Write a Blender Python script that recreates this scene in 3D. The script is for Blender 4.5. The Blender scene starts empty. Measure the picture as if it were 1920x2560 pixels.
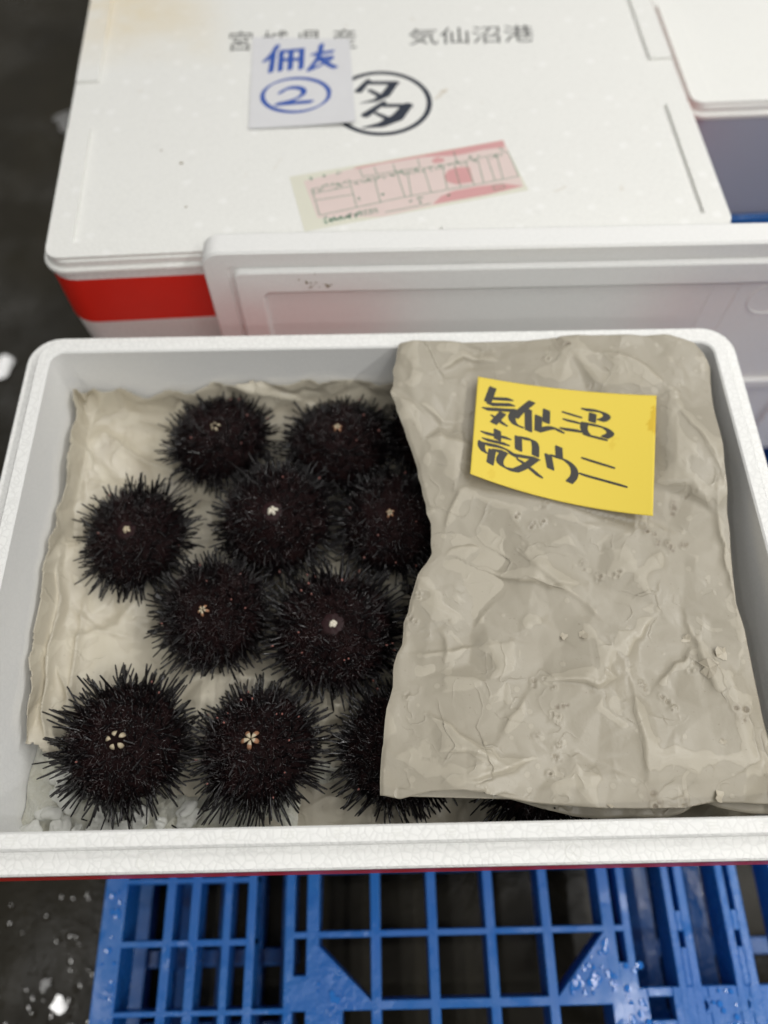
# Open foam box of sea urchins at a fish market, seen from above.
# Lengths in this script are centimetres; W() turns them into metres (z = 0 is the front box rim).
import bpy, bmesh, math, random
import numpy as np
from mathutils import Matrix, Vector, geometry

scene = bpy.context.scene
COL = scene.collection
RIM = 44.0                                   # height of the front box rim above the floor, cm

# ------------------------------------------------------------------ camera, world, lamps, exposure
cam_d = bpy.data.cameras.new('camera')
cam = bpy.data.objects.new('camera', cam_d)
COL.objects.link(cam)
scene.camera = cam
PITCH, YAW, ROLL = math.radians(62.975), math.radians(-1.053), math.radians(0.112)
cam_d.sensor_fit = 'VERTICAL'
cam_d.sensor_height = 24.0
cam_d.lens = 1944.2 / 2560 * 24.0
cam_d.clip_start = 0.02
cam_d.clip_end = 60
_f = Vector((0, math.cos(PITCH), -math.sin(PITCH)))
_u = Vector((0, math.sin(PITCH), math.cos(PITCH)))
_r = Vector((1, 0, 0))
_c, _s = math.cos(ROLL), math.sin(ROLL)
_rt, _up = _r * _c - _u * _s, _r * _s + _u * _c
_rot = Matrix.Rotation(YAW, 3, 'Z')
_rt, _up, _f = _rot @ _rt, _rot @ _up, _rot @ _f
_m = Matrix((_rt, _up, -_f)).transposed().to_4x4()
_m.translation = Vector((-0.679, -2.201, 51.5 + RIM)) / 100
cam.matrix_world = _m
cam_d.dof.use_dof = True
cam_d.dof.focus_distance = 0.528
cam_d.dof.aperture_fstop = 1.75
cam_d.dof.aperture_blades = 0

world = bpy.data.worlds.new('World')
scene.world = world
world.use_nodes = True
bg = world.node_tree.nodes['Background']
bg.inputs[0].default_value = (1.0, 0.985, 0.95, 1)
bg.inputs[1].default_value = 0.22

def strip_lamp(x, y, z, lx, ly, watts, color=(1.0, 0.988, 0.96), rz=0):
    d = bpy.data.lights.new('ceiling_lamp', 'AREA')
    d.shape = 'RECTANGLE'
    d.size, d.size_y, d.energy, d.color = lx, ly, watts, color
    o = bpy.data.objects.new('ceiling_lamp', d)
    o.location = (x, y, z)
    o.rotation_euler = (0, 0, rz)
    COL.objects.link(o)
    return o

# rows of fluorescent tubes under the market roof, plus two added front fill rows
strip_lamp(1.75, 0.25, 2.5, 0.08, 3.4, 46)
strip_lamp(0.75, 1.30, 3.0, 2.4, 0.09, 11)
strip_lamp(0.75, 2.25, 3.0, 2.4, 0.09, 8)
strip_lamp(-2.35, 4.0, 3.0, 0.09, 3.2, 18)
strip_lamp(0.3, -1.3, 3.0, 2.4, 0.09, 18)  # added fill for the upright faces turned to the camera
strip_lamp(0.4, -2.6, 3.0, 2.4, 0.09, 15)  # second added fill row, further behind the camera
strip_lamp(-1.44, -0.30, 3.0, 0.09, 0.6, 6)
strip_lamp(0.93, -0.20, 3.0, 0.09, 1.0, 10)

scene.view_settings.view_transform = 'Standard'
scene.view_settings.look = 'None'
scene.view_settings.exposure = 0.0
scene.view_settings.gamma = 1.0
scene.view_settings.use_curve_mapping = False
scene.cycles.use_denoising = True
scene.cycles.max_bounces = 10
scene.cycles.caustics_reflective = False
scene.cycles.caustics_refractive = False
scene.cycles.sample_clamp_indirect = 6.0

# ------------------------------------------------------------------ helpers
def W(p):
    return (p[0] / 100.0, p[1] / 100.0, (p[2] + RIM) / 100.0)

class MB:
    """Collects verts and faces (in cm, local to the thing), links them as ONE mesh object."""
    def __init__(self):
        self.v, self.f, self.mi = [], [], []
    def add(self, verts, faces, mi=0):
        b = len(self.v)
        self.v.extend([tuple(map(float, p)) for p in verts])
        self.f.extend([tuple(b + i for i in f) for f in faces])
        self.mi.extend([mi] * len(faces))
    def box(self, x0, x1, y0, y1, z0, z1, mi=0):
        v = [(x, y, z) for z in (z0, z1) for y in (y0, y1) for x in (x0, x1)]
        f = [(0, 2, 3, 1), (4, 5, 7, 6), (0, 1, 5, 4), (2, 6, 7, 3), (0, 4, 6, 2), (1, 3, 7, 5)]
        self.add(v, f, mi)
    def prism(self, pts, z0, z1, mi=0):
        n = len(pts)
        a = sum(pts[i][0] * pts[(i + 1) % n][1] - pts[(i + 1) % n][0] * pts[i][1] for i in range(n))
        if a < 0: pts = pts[::-1]
        v = [(p[0], p[1], z0) for p in pts] + [(p[0], p[1], z1) for p in pts]
        f = [tuple(range(n))[::-1], tuple(range(n, 2 * n))]
        f += [(i, (i + 1) % n, n + (i + 1) % n, n + i) for i in range(n)]
        self.add(v, f, mi)
    def cyl(self, x, y, z0, z1, r, n=16, r2=None, mi=0):
        r2 = r if r2 is None else r2
        t = [2 * math.pi * i / n for i in range(n)]
        v = [(x + r * math.cos(a), y + r * math.sin(a), z0) for a in t] + [(x + r2 * math.cos(a), y + r2 * math.sin(a), z1) for a in t]
        f = [tuple(range(n))[::-1], tuple(range(n, 2 * n))]
        f += [(i, (i + 1) % n, n + (i + 1) % n, n + i) for i in range(n)]
        self.add(v, f, mi)
    def build(self, name, mats, parent=None, smooth=False, sharp=35, bevel=0, loc=None, rz=0):
        me = bpy.data.meshes.new(name)
        me.from_pydata([(p[0] / 100, p[1] / 100, p[2] / 100) for p in self.v], [], self.f)
        for m in (mats if isinstance(mats, (list, tuple)) else [mats]): me.materials.append(m)
        me.polygons.foreach_set('material_index', self.mi)
        if smooth or bevel:
            me.polygons.foreach_set('use_smooth', [True] * len(me.polygons))
            if sharp: me.set_sharp_from_angle(angle=math.radians(sharp))
        me.update()
        o = bpy.data.objects.new(name, me)
        COL.objects.link(o)
        if parent: o.parent = parent
        if loc is not None:
            o.location = W(loc) if not parent else tuple(c / 100 for c in loc)
            o.rotation_euler = (0, 0, rz)
        if bevel:
            b = o.modifiers.new('bevel', 'BEVEL')
            b.width, b.segments, b.limit_method, b.angle_limit = bevel / 100, 2, 'ANGLE', math.radians(40)
        return o

def tag(o, label=None, cat=None, group=None, kind=None):
    if label: o['label'] = label
    if cat: o['category'] = cat
    if group: o['group'] = group
    if kind: o['kind'] = kind
    return o

def empty(name, loc, rz=0):
    o = bpy.data.objects.new(name, None)
    o.empty_display_size = 0.02
    o.location = W(loc)
    o.rotation_euler = (0, 0, rz)
    COL.objects.link(o)
    return o

def rr(hx, hy, r, n=7):
    """rounded rectangle, counter-clockwise"""
    r = max(r, 0.02)
    out = []
    for cx, cy, a0 in ((hx - r, hy - r, 0), (-hx + r, hy - r, 90), (-hx + r, -hy + r, 180), (hx - r, -hy + r, 270)):
        for i in range(n + 1):
            a = math.radians(a0 + 90 * i / n)
            out.append((cx + r * math.cos(a), cy + r * math.sin(a)))
    return out

def loft(mb, loops, cap0=True, cap1=True, mi=0):
    """loops: lists of (x, y, z) with equal length, listed so that the skin faces outwards"""
    n = len(loops[0])
    v = [p for l in loops for p in l]
    f = []
    for k in range(len(loops) - 1):
        a, b = k * n, (k + 1) * n
        f += [(a + i, a + (i + 1) % n, b + (i + 1) % n, b + i) for i in range(n)]
    if cap0: f.append(tuple(range(n))[::-1])
    if cap1: f.append(tuple(range((len(loops) - 1) * n, len(loops) * n)))
    mb.add(v, f, mi)

def rrl(hx, hy, r, z):
    return [(x, y, z) for x, y in rr(hx, hy, r)]

# ------------------------------------------------------------------ node materials
class NT:
    def __init__(self, name):
        self.m = bpy.data.materials.new(name)
        self.m.use_nodes = True
        self.t = self.m.node_tree
        self.b = self.t.nodes['Principled BSDF']
    def n(self, typ, **kw):
        x = self.t.nodes.new(typ)
        for k, v in kw.items(): setattr(x, k, v)
        return x
    def l(self, a, b): self.t.links.new(a, b)
    def coord(self, scale=1.0):
        c = self.n('ShaderNodeTexCoord')
        mp = self.n('ShaderNodeMapping')
        mp.inputs['Scale'].default_value = (scale, scale, scale) if not isinstance(scale, tuple) else scale
        self.l(c.outputs['Object'], mp.inputs['Vector'])
        return mp.outputs['Vector']
    def noise(self, vec, scale, detail=4, rough=0.55, dist=0.0):
        x = self.n('ShaderNodeTexNoise')
        x.inputs['Scale'].default_value = scale
        x.inputs['Detail'].default_value = detail
        x.inputs['Roughness'].default_value = rough
        x.inputs['Distortion'].default_value = dist
        self.l(vec, x.inputs['Vector'])
        return x.outputs['Fac']
    def voro(self, vec, scale, feature='F1', rnd=1.0):
        x = self.n('ShaderNodeTexVoronoi', feature=feature)
        x.inputs['Scale'].default_value = scale
        x.inputs['Randomness'].default_value = rnd
        self.l(vec, x.inputs['Vector'])
        return x.outputs['Distance']
    def ramp(self, fac, stops):
        x = self.n('ShaderNodeValToRGB')
        e = x.color_ramp.elements
        while len(e) < len(stops): e.new(0.5)
        for el, (p, c) in zip(e, stops):
            el.position = p
            el.color = (c, c, c, 1) if not isinstance(c, tuple) else (*c, 1)
        self.l(fac, x.inputs['Fac'])
        return x.outputs['Color']
    def mix(self, fac, a, b, mode='MIX'):
        x = self.n('ShaderNodeMix', data_type='RGBA', blend_type=mode)
        for s, val in ((x.inputs['Factor'], fac), (x.inputs['A'], a), (x.inputs['B'], b)):
            if hasattr(val, 'links') or hasattr(val, 'is_linked'): self.l(val, s)
            elif isinstance(val, tuple): s.default_value = (*val, 1)
            else: s.default_value = val
        return x.outputs['Result']
    def math(self, op, a, b=0.0):
        x = self.n('ShaderNodeMath', operation=op)
        for s, val in ((x.inputs[0], a), (x.inputs[1], b)):
            if hasattr(val, 'is_linked'): self.l(val, s)
            else: s.default_value = val
        return x.outputs[0]
    def bump(self, h, strength, dist, prev=None):
        x = self.n('ShaderNodeBump')
        x.inputs['Strength'].default_value = strength
        x.inputs['Distance'].default_value = dist
        self.l(h, x.inputs['Height'])
        if prev is not None: self.l(prev, x.inputs['Normal'])
        return x.outputs['Normal']
    def set(self, **kw):
        for k, v in kw.items():
            s = self.b.inputs[k.replace('_', ' ')]
            if hasattr(v, 'is_linked'): self.l(v, s)
            elif isinstance(v, tuple): s.default_value = (*v, 1) if len(v) == 3 else v
            else: s.default_value = v
        return self

def flat_mat(name, col, rough=0.6, **kw):
    t = NT(name)
    v = t.coord(1)
    n = t.noise(v, 60, 3)
    c = t.mix(t.math('MULTIPLY', n, 0.5), col, tuple(x * 0.86 for x in col))
    t.set(Base_Color=c, Roughness=rough, **kw)
    return t.m

def foam_mat(name, base=(0.83, 0.83, 0.80), stain=0.0, dots=0.0, beads=1.0, glint=False):
    t = NT(name)
    v = t.coord(1)
    warp = t.n('ShaderNodeVectorMath', operation='MULTIPLY_ADD')
    nz = t.n('ShaderNodeTexNoise')
    nz.inputs['Scale'].default_value = 90
    t.l(v, nz.inputs['Vector'])
    t.l(nz.outputs['Color'], warp.inputs[0])
    warp.inputs[1].default_value = (0.0012, 0.0012, 0.0012)
    t.l(v, warp.inputs[2])
    wv = warp.outputs[0]
    edge = t.voro(wv, 190, 'DISTANCE_TO_EDGE')
    line = t.ramp(edge, [(0.0, 0.0), (0.05, 0.55), (0.13, 1.0)])
    patch = t.ramp(t.noise(v, 22, 3), [(0.3, 0.6), (0.6, 1.0)])
    seam = t.math('MULTIPLY', t.math('SUBTRACT', 1.0, line), t.math('MULTIPLY', patch, 0.36 * beads))
    col = t.mix(seam, base, tuple(c * 0.66 for c in base))
    big = t.ramp(t.noise(v, 5, 5, 0.6), [(0.3, 0.0), (0.75, 1.0)])
    col = t.mix(t.math('MULTIPLY', big, 0.12), col, tuple(c * d for c, d in zip(base, (0.86, 0.86, 0.85))))
    if dots:
        dv = t.voro(v, 38, 'F1', 0.8)
        dm = t.ramp(dv, [(0.10, 1.0), (0.2, 0.0)])
        col = t.mix(t.math('MULTIPLY', dm, dots), col, (0.95, 0.95, 0.94))
    if stain:
        sp = t.n('ShaderNodeSeparateXYZ')
        t.l(v, sp.inputs[0])
        gx = t.math('MULTIPLY', t.math('SUBTRACT', -0.14, sp.outputs['X']), 9.0)
        gy = t.math('MULTIPLY', t.math('SUBTRACT', sp.outputs['Y'], 0.05), 9.0)
        g = t.math('MINIMUM', t.math('MAXIMUM', gx, 0.0), t.math('MAXIMUM', gy, 0.0))
        g = t.math('MULTIPLY', g, t.ramp(t.noise(v, 12, 5, 0.65), [(0.3, 0.15), (0.65, 1.0)]))
        g = t.math('MINIMUM', t.math('MULTIPLY', g, 0.75), 0.75)
        col = t.mix(g, col, (0.75, 0.62, 0.38))
        speck = t.ramp(t.noise(v, 26, 3, 0.5, 0.6), [(0.70, 0.0), (0.77, 1.0)])
        col = t.mix(t.math('MULTIPLY', speck, 0.5 * stain), col, (0.42, 0.31, 0.16))
    if glint:  # glints of broken beads painted into the colour as pale specks
        gl = t.ramp(t.voro(v, 330, 'F1', 1.0), [(0.0, 1.0), (0.16, 0.0)])
        gl = t.math('MULTIPLY', gl, t.ramp(t.noise(v, 60, 3, 0.7), [(0.50, 0.0), (0.62, 1.0)]))
        col = t.mix(t.math('MULTIPLY', gl, 0.55), col, (0.97, 0.97, 0.95))
        gr = t.noise(v, 500, 3, 0.7)
        col = t.mix(t.math('MULTIPLY', gr, 0.10), col, tuple(c * 0.7 for c in base))
    hb = t.ramp(edge, [(0.0, 0.0), (0.2, 1.0)])
    nb = t.bump(hb, 0.4 * beads, 0.0005)
    nb = t.bump(t.noise(v, 700, 2), 0.12, 0.0004, nb)
    t.set(Base_Color=col, Roughness=0.55, Normal=nb, Specular_IOR_Level=0.35)
    return t.m
NOTE_STROKES = [[[0.0894,0.0915],[0.0661,0.2449]],[[0.0856,0.2017],[0.1914,0.1753]],[[0.0798,0.2656],[0.2021,0.2255]],[[0.0565,0.3213],[0.2383,0.2725]],[[0.2298,0.2724],[0.2084,0.3296],[0.2103,0.3727],[0.2317,0.4113],[0.2618,0.4178]],[[0.1553,0.3269],[0.109,0.4425]],[[0.1078,0.3757],[0.1703,0.4347]],[[0.3145,0.1653],[0.2553,0.27],[0.2284,0.3372]],[[0.2983,0.2422],[0.3087,0.4386]],[[0.4009,0.2213],[0.404,0.3327]],[[0.3581,0.2893],[0.3622,0.4214]],[[0.3598,0.425],[0.4433,0.3637],[0.491,0.3993]],[[0.5069,0.2203],[0.5828,0.2405]],[[0.5138,0.2848],[0.5809,0.2951]],[[0.5006,0.3698],[0.5962,0.3684]],[[0.6133,0.1696],[0.6876,0.1685],[0.7311,0.1917],[0.7402,0.2197],[0.7191,0.2467],[0.7054,0.2514]],[[0.6592,0.2026],[0.6584,0.2698]],[[0.6181,0.2932],[0.6136,0.3476],[0.6366,0.3869]],[[0.6305,0.2949],[0.7171,0.3065],[0.7573,0.3397],[0.764,0.3687],[0.7325,0.3958]],[[0.6303,0.3947],[0.7292,0.4158]],[[0.0587,0.5628],[0.1954,0.5548]],[[0.1333,0.5059],[0.138,0.5913]],[[0.07,0.624],[0.1896,0.6158]],[[0.0503,0.6608],[0.0491,0.7115],[0.0679,0.7453]],[[0.072,0.6671],[0.1699,0.6516],[0.2226,0.6821],[0.2407,0.705]],[[0.1127,0.7119],[0.1064,0.8368]],[[0.1311,0.7028],[0.1821,0.693]],[[0.1806,0.6979],[0.1581,0.7679],[0.162,0.8152],[0.2043,0.8405],[0.2509,0.8327]],[[0.2537,0.5217],[0.2607,0.6383]],[[0.2733,0.5214],[0.3343,0.5166],[0.3545,0.5512],[0.3574,0.654]],[[0.2275,0.6967],[0.2911,0.6884],[0.3654,0.6809]],[[0.3549,0.6915],[0.3036,0.7749],[0.2534,0.8316]],[[0.2718,0.7306],[0.3291,0.7755],[0.3891,0.8297]],[[0.4835,0.5387],[0.4908,0.6296]],[[0.4279,0.6262],[0.4472,0.7394]],[[0.4572,0.6264],[0.5245,0.6371],[0.5695,0.6834],[0.5822,0.7314],[0.5784,0.7772],[0.5556,0.822]],[[0.6303,0.6037],[0.7772,0.6434]],[[0.6236,0.7397],[0.7255,0.7597],[0.8465,0.7877]]]
NOTE_NIB = [0.0171,0.0015]
NOTE_CORNERS = [[7.63,35.92,0.64],[21.79,33.9,0.46],[19.78,23.39,-0.01],[6.41,27.06,0.36]]
WHITE_NOTE = [[-12.917,80.011],[-2.704,79.443],[-2.112,65.843],[-12.489,65.413]]
BLUE_STROKES = [[[-10.242,78.466],[-10.708,77.013],[-11.431,75.889]],[[-10.602,77.011],[-10.744,74.126]],[[-9.781,77.535],[-9.8,74.334]],[[-9.673,77.464],[-7.612,77.76]],[[-7.676,77.761],[-7.693,74.617]],[[-8.788,77.513],[-8.811,74.51]],[[-9.723,76.052],[-7.736,76.143]],[[-6.495,76.922],[-4.183,77.414]],[[-5.637,78.538],[-5.895,76.338],[-6.856,74.369]],[[-5.851,76.236],[-4.279,76.404]],[[-4.342,76.405],[-5.623,75.1],[-6.752,74.367]],[[-5.596,75.997],[-4.578,74.88],[-3.493,74.396]],[[-9.617,70.801],[-9.032,71.483],[-8.017,71.652],[-7.271,71.256],[-7.331,70.439],[-8.355,69.526],[-9.906,69.003]],[[-9.906,69.003],[-6.536,69.363]]]
BLUE_RING = [[-4.875,69.787],[-5.122,69.303],[-5.48,68.863],[-5.935,68.483],[-6.47,68.177],[-7.064,67.956],[-7.695,67.828],[-8.34,67.797],[-8.975,67.864],[-9.577,68.027],[-10.123,68.28],[-10.594,68.614],[-10.971,69.018],[-11.239,69.476],[-11.388,69.971],[-11.411,70.486],[-11.305,71.0],[-11.074,71.494],[-10.725,71.948],[-10.272,72.344],[-9.732,72.665],[-9.126,72.899],[-8.477,73.035],[-7.812,73.068],[-7.158,72.998],[-6.54,72.825],[-5.984,72.558],[-5.511,72.208],[-5.14,71.789],[-4.884,71.319],[-4.753,70.815],[-4.75,70.298],[-4.875,69.787]]
BLUE_NIB = [0.32,0.254]
EMBLEM_CENTRE = [0.421,69.236]
EMBLEM_R = 4.93
EMBLEM_STROKES = [[[-0.811,72.713,0.144],[-1.787,71.075,0.224]],[[-0.857,72.328,0.185],[2.017,72.266,0.185]],[[1.769,72.208,0.247],[0.911,70.45,0.264],[-0.077,69.597,0.161],[-1.576,69.195,0.041]],[[-0.666,71.114,0.143],[0.259,70.339,0.162]],[[0.725,69.27,0.141],[-1.149,67.351,0.239]],[[0.594,68.779,0.181],[3.289,68.721,0.181]],[[3.028,68.727,0.281],[1.972,66.953,0.358],[0.46,65.937,0.257],[-1.482,65.504,0.049]],[[-0.108,67.632,0.12],[1.111,66.76,0.179]]]
LABEL_BACK = [[-8.319,58.774],[12.044,63.457],[13.779,56.552],[-6.723,51.731]]
LABEL_PINK = [[-6.966,58.149],[-2.224,59.807],[12.116,63.41],[13.391,57.084],[5.46,54.93],[0.345,53.421],[-5.575,53.346]]
LABEL_ROSE = [[[-2.373,59.853],[4.29,61.511],[12.039,63.412],[12.135,62.438],[10.095,62.1],[8.696,61.683],[7.308,61.313],[4.276,61.201],[0.332,60.362],[-1.925,59.714]],[[4.875,54.861],[5.656,55.892],[6.867,56.552],[8.963,57.073],[11.504,57.44],[13.391,57.084],[9.91,56.009]],[[6.094,58.511],[6.512,59.319],[7.359,59.712],[8.561,59.752],[8.788,57.709],[7.216,57.425],[6.348,57.761]],[[5.008,60.701],[5.558,61.13],[6.3,60.893],[6.126,60.458],[5.29,60.3]]]
LABEL_LINES = [[[-6.202,57.079],[1.496,58.93],[8.163,60.524],[12.347,61.762]],[[-5.408,53.682],[-2.095,54.621],[2.292,55.86],[4.951,56.426],[8.831,57.286],[13.079,58.406]],[[-6.202,57.079],[-5.408,53.682]],[[-2.673,57.846],[-2.065,54.682]],[[-0.445,58.543],[0.118,55.186]],[[1.723,59.032],[2.365,55.858]],[[4.213,59.735],[4.803,56.387]],[[8.163,60.524],[8.861,57.285]],[[12.347,61.762],[13.079,58.406]],[[-6.115,56.452],[-2.673,57.382]],[[-5.806,55.619],[-2.454,56.271]],[[-1.775,59.646],[-1.484,58.629]],[[-0.425,59.942],[-0.141,58.964]],[[1.383,60.34],[1.618,59.035]],[[3.737,60.948],[3.914,59.742]],[[7.197,61.983],[7.404,60.431]],[[-1.484,58.629],[3.764,59.745]],[[0.5,53.96],[4.736,54.986]],[[10.518,57.145],[11.498,57.377],[11.678,56.91],[10.621,56.618],[10.518,57.145]],[[2.695,59.119],[2.957,56.052]],[[6.027,60.023],[6.294,56.815]],[[7.096,60.328],[7.557,56.997]],[[9.391,60.828],[9.741,57.583]],[[10.313,61.029],[10.802,57.879]],[[11.248,61.341],[11.561,58.075]]]
LABEL_DABS = [[-6.381,58.455],[-4.977,58.788],[-3.716,59.191],[-5.348,56.956],[-3.706,57.615],[-2.229,57.879],[-1.072,58.3],[-0.075,58.471],[1.195,58.786],[2.245,59.064],[3.451,59.384],[4.887,59.721],[5.721,59.921],[6.63,60.076],[7.39,60.212],[8.653,61.064],[9.074,60.614],[11.162,61.232],[11.78,62.221],[2.929,55.27],[3.748,55.726],[3.796,55.108],[-1.799,55.699],[0.401,56.272],[6.393,55.98],[-4.972,53.373],[-4.892,52.814]]
LABEL_TEXT = [[-4.608,52.967],[-0.075,54.113]]
TEXT_A = [[[-15.39,77.791],[-1.962,77.945]],[[-15.416,81.188],[-2.056,81.395]]]
TEXT_B = [[[3.461,78.411],[16.803,78.675]],[[3.557,81.203],[16.809,81.735]]]
URCHINS = [["a",-14.51,34.7,4.9],["b",-3.85,33.64,4.6],["c",-20.4,25.16,5.1],["d",-9.11,26.46,4.9],["e",0.31,26.18,4.7],["f",-13.84,18.27,5.0],["g",-4.16,16.82,5.1],["h",-19.31,8.7,5.25],["i",-9.84,8.57,5.1],["j",4.78,34.3,4.7],["k",6.02,18.91,4.9],["l",0.41,8.14,5.0],["m",10.35,6.84,4.9]]
COVER_LEFT = [[-0.82,4.48],[-0.68,7.34],[0.24,12.61],[1.34,16.56],[2.28,19.67],[3.38,21.43],[3.32,24.0],[2.6,28.23],[1.79,31.06],[0.6,34.85],[1.36,39.33]]
COVER_BACK = [[1.36,39.33],[6.67,39.54],[13.61,39.63],[19.04,39.8],[23.67,39.71],[25.89,39.08],[26.14,37.83]]
COVER_RIGHT = [[26.86,36.94],[26.29,32.23],[25.95,27.77],[25.87,22.45],[25.28,17.12],[25.4,12.11],[25.13,6.23]]
COVER_FRONT = [[-0.82,4.48],[0.48,4.19],[2.49,4.58],[4.63,4.54],[7.35,4.08],[10.06,3.68],[13.38,3.36],[16.72,3.27],[19.16,3.3],[21.06,3.63],[24.67,3.48]]
COVER_SPOTS = [[9.99,24.17,0.5,1],[10.99,23.48,0.35,1],[11.62,23.54,0.3,1],[12.02,25.15,0.5,0],[15.73,19.4,0.7,0],[16.77,19.46,0.6,0],[14.62,20.07,0.5,0],[9.9,11.62,0.7,0],[11.17,11.37,0.5,0],[11.91,9.91,0.4,1],[11.21,9.3,0.6,0],[9.89,8.19,0.5,0],[10.82,6.52,0.4,0],[11.24,7.56,0.4,0],[16.82,3.92,0.9,2],[19.22,3.64,0.6,2],[14.9,39.02,0.8,2],[13.41,37.55,0.4,0],[17.24,34.52,0.5,0],[16.6,35.48,0.5,0],[23.23,25.5,0.5,1],[22.06,24.84,0.5,2],[20.57,22.0,0.6,2],[22.28,21.79,0.5,2],[19.66,22.94,0.4,2],[21.18,21.45,0.4,2],[23.99,9.14,1.2,2],[1.16,11.0,0.5,0],[1.66,16.39,0.5,0],[2.22,17.92,0.5,0],[10.57,5.64,0.3,0],[19.11,10.48,0.5,0],[19.51,10.0,0.5,0],[21.39,12.52,0.6,0],[17.67,11.62,0.5,0]]
COVER_CREASES = [[[[1.26,14.06],[3.87,13.91],[7.52,14.43]],0.22],[[[5.92,20.67],[8.26,19.73],[9.91,19.17],[11.91,18.7],[14.31,18.9]],0.3],[[[7.77,17.81],[6.67,16.46],[6.11,15.46]],0.12],[[[10.9,11.92],[12.5,11.73],[14.39,11.31],[16.1,11.98]],0.32],[[[9.75,21.31],[11.95,19.13],[13.85,17.86],[15.63,15.94]],0.18],[[[2.39,9.72],[4.53,8.14],[6.62,6.6]],0.25],[[[9.85,11.14],[8.06,8.99],[7.36,8.09]],0.16],[[[16.6,13.26],[18.58,15.55],[19.78,16.88]],0.15],[[[16.84,12.61],[17.09,8.81],[16.93,4.64]],0.22],[[[4.67,5.17],[7.17,5.71],[9.73,6.54]],0.3],[[[2.9,6.97],[5.09,7.08],[6.89,6.01]],0.25],[[[2.63,33.96],[4.78,32.44],[6.64,32.62]],0.2],[[[4.63,36.93],[6.59,38.21],[9.61,37.71]],0.3],[[[18.04,37.99],[20.59,37.06],[22.61,35.28]],0.25],[[[23.09,33.56],[24.45,30.62],[25.41,27.78]],0.2],[[[21.52,17.19],[22.31,12.17],[22.98,10.56]],0.18],[[[25.14,26.23],[25.19,20.65],[25.21,17.12]],0.2],[[[18.59,11.29],[20.85,13.18],[21.67,14.15]],0.25],[[[21.67,14.15],[22.25,11.85],[22.98,10.56]],0.2],[[[6.68,27.37],[5.15,25.47],[4.31,22.87]],0.2],[[[4.23,21.06],[5.64,21.75],[7.74,22.07]],0.16],[[[3.64,15.84],[4.22,14.16],[3.82,12.87]],0.2]]
M = {}
M['foam'] = foam_mat('white_foam', base=(0.88, 0.88, 0.86))
M['foam_lid'] = foam_mat('white_foam_lid', stain=1.0, dots=0.35, beads=0.5)
M['foam_smooth'] = foam_mat('white_foam_smooth', beads=0.35)
M['foam_inner'] = foam_mat('white_foam_moulded', base=(0.86, 0.86, 0.845), beads=0.30, glint=True)
M['foam_blueish'] = foam_mat('pale_blue_foam', base=(0.40, 0.42, 0.51), beads=0.35)  # white foam with the bluish shade of the gap put into its colour
M['red_tape'] = flat_mat('red_tape', (0.76, 0.026, 0.014), 0.38)
M['ink_black'] = flat_mat('black_ink', (0.035, 0.033, 0.028), 0.55)
M['ink_grey'] = flat_mat('faded_black_print', (0.055, 0.055, 0.055), 0.7)
M['ink_navy'] = flat_mat('navy_print', (0.022, 0.030, 0.050), 0.6)
M['ink_blue'] = flat_mat('blue_marker_ink', (0.02, 0.085, 0.40), 0.6)
M['ink_green'] = flat_mat('green_print', (0.10, 0.26, 0.17), 0.7)
M['note_white'] = flat_mat('white_note_paper', (0.72, 0.72, 0.74), 0.7)
M['label_cream'] = flat_mat('cream_label_backing', (0.74, 0.73, 0.62), 0.45)
M['label_pink'] = flat_mat('pale_pink_label', (0.75, 0.62, 0.585), 0.6)
M['label_rose'] = flat_mat('rose_label_print', (0.66, 0.35, 0.35), 0.6)

def yellow_mat():
    t = NT('yellow_note_paper')
    v = t.coord(1)
    att = t.n('ShaderNodeAttribute', attribute_name='stain')
    fib = t.noise(v, 900, 3)
    c = t.mix(t.math('MULTIPLY', fib, 0.35), (0.80, 0.62, 0.085), (0.74, 0.56, 0.07))
    c = t.mix(att.outputs['Fac'], c, (0.62, 0.38, 0.01))
    t.set(Base_Color=c, Roughness=0.6, Specular_IOR_Level=0.3, Normal=t.bump(fib, 0.15, 0.0004))
    return t.m
M['yellow'] = yellow_mat()

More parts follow.
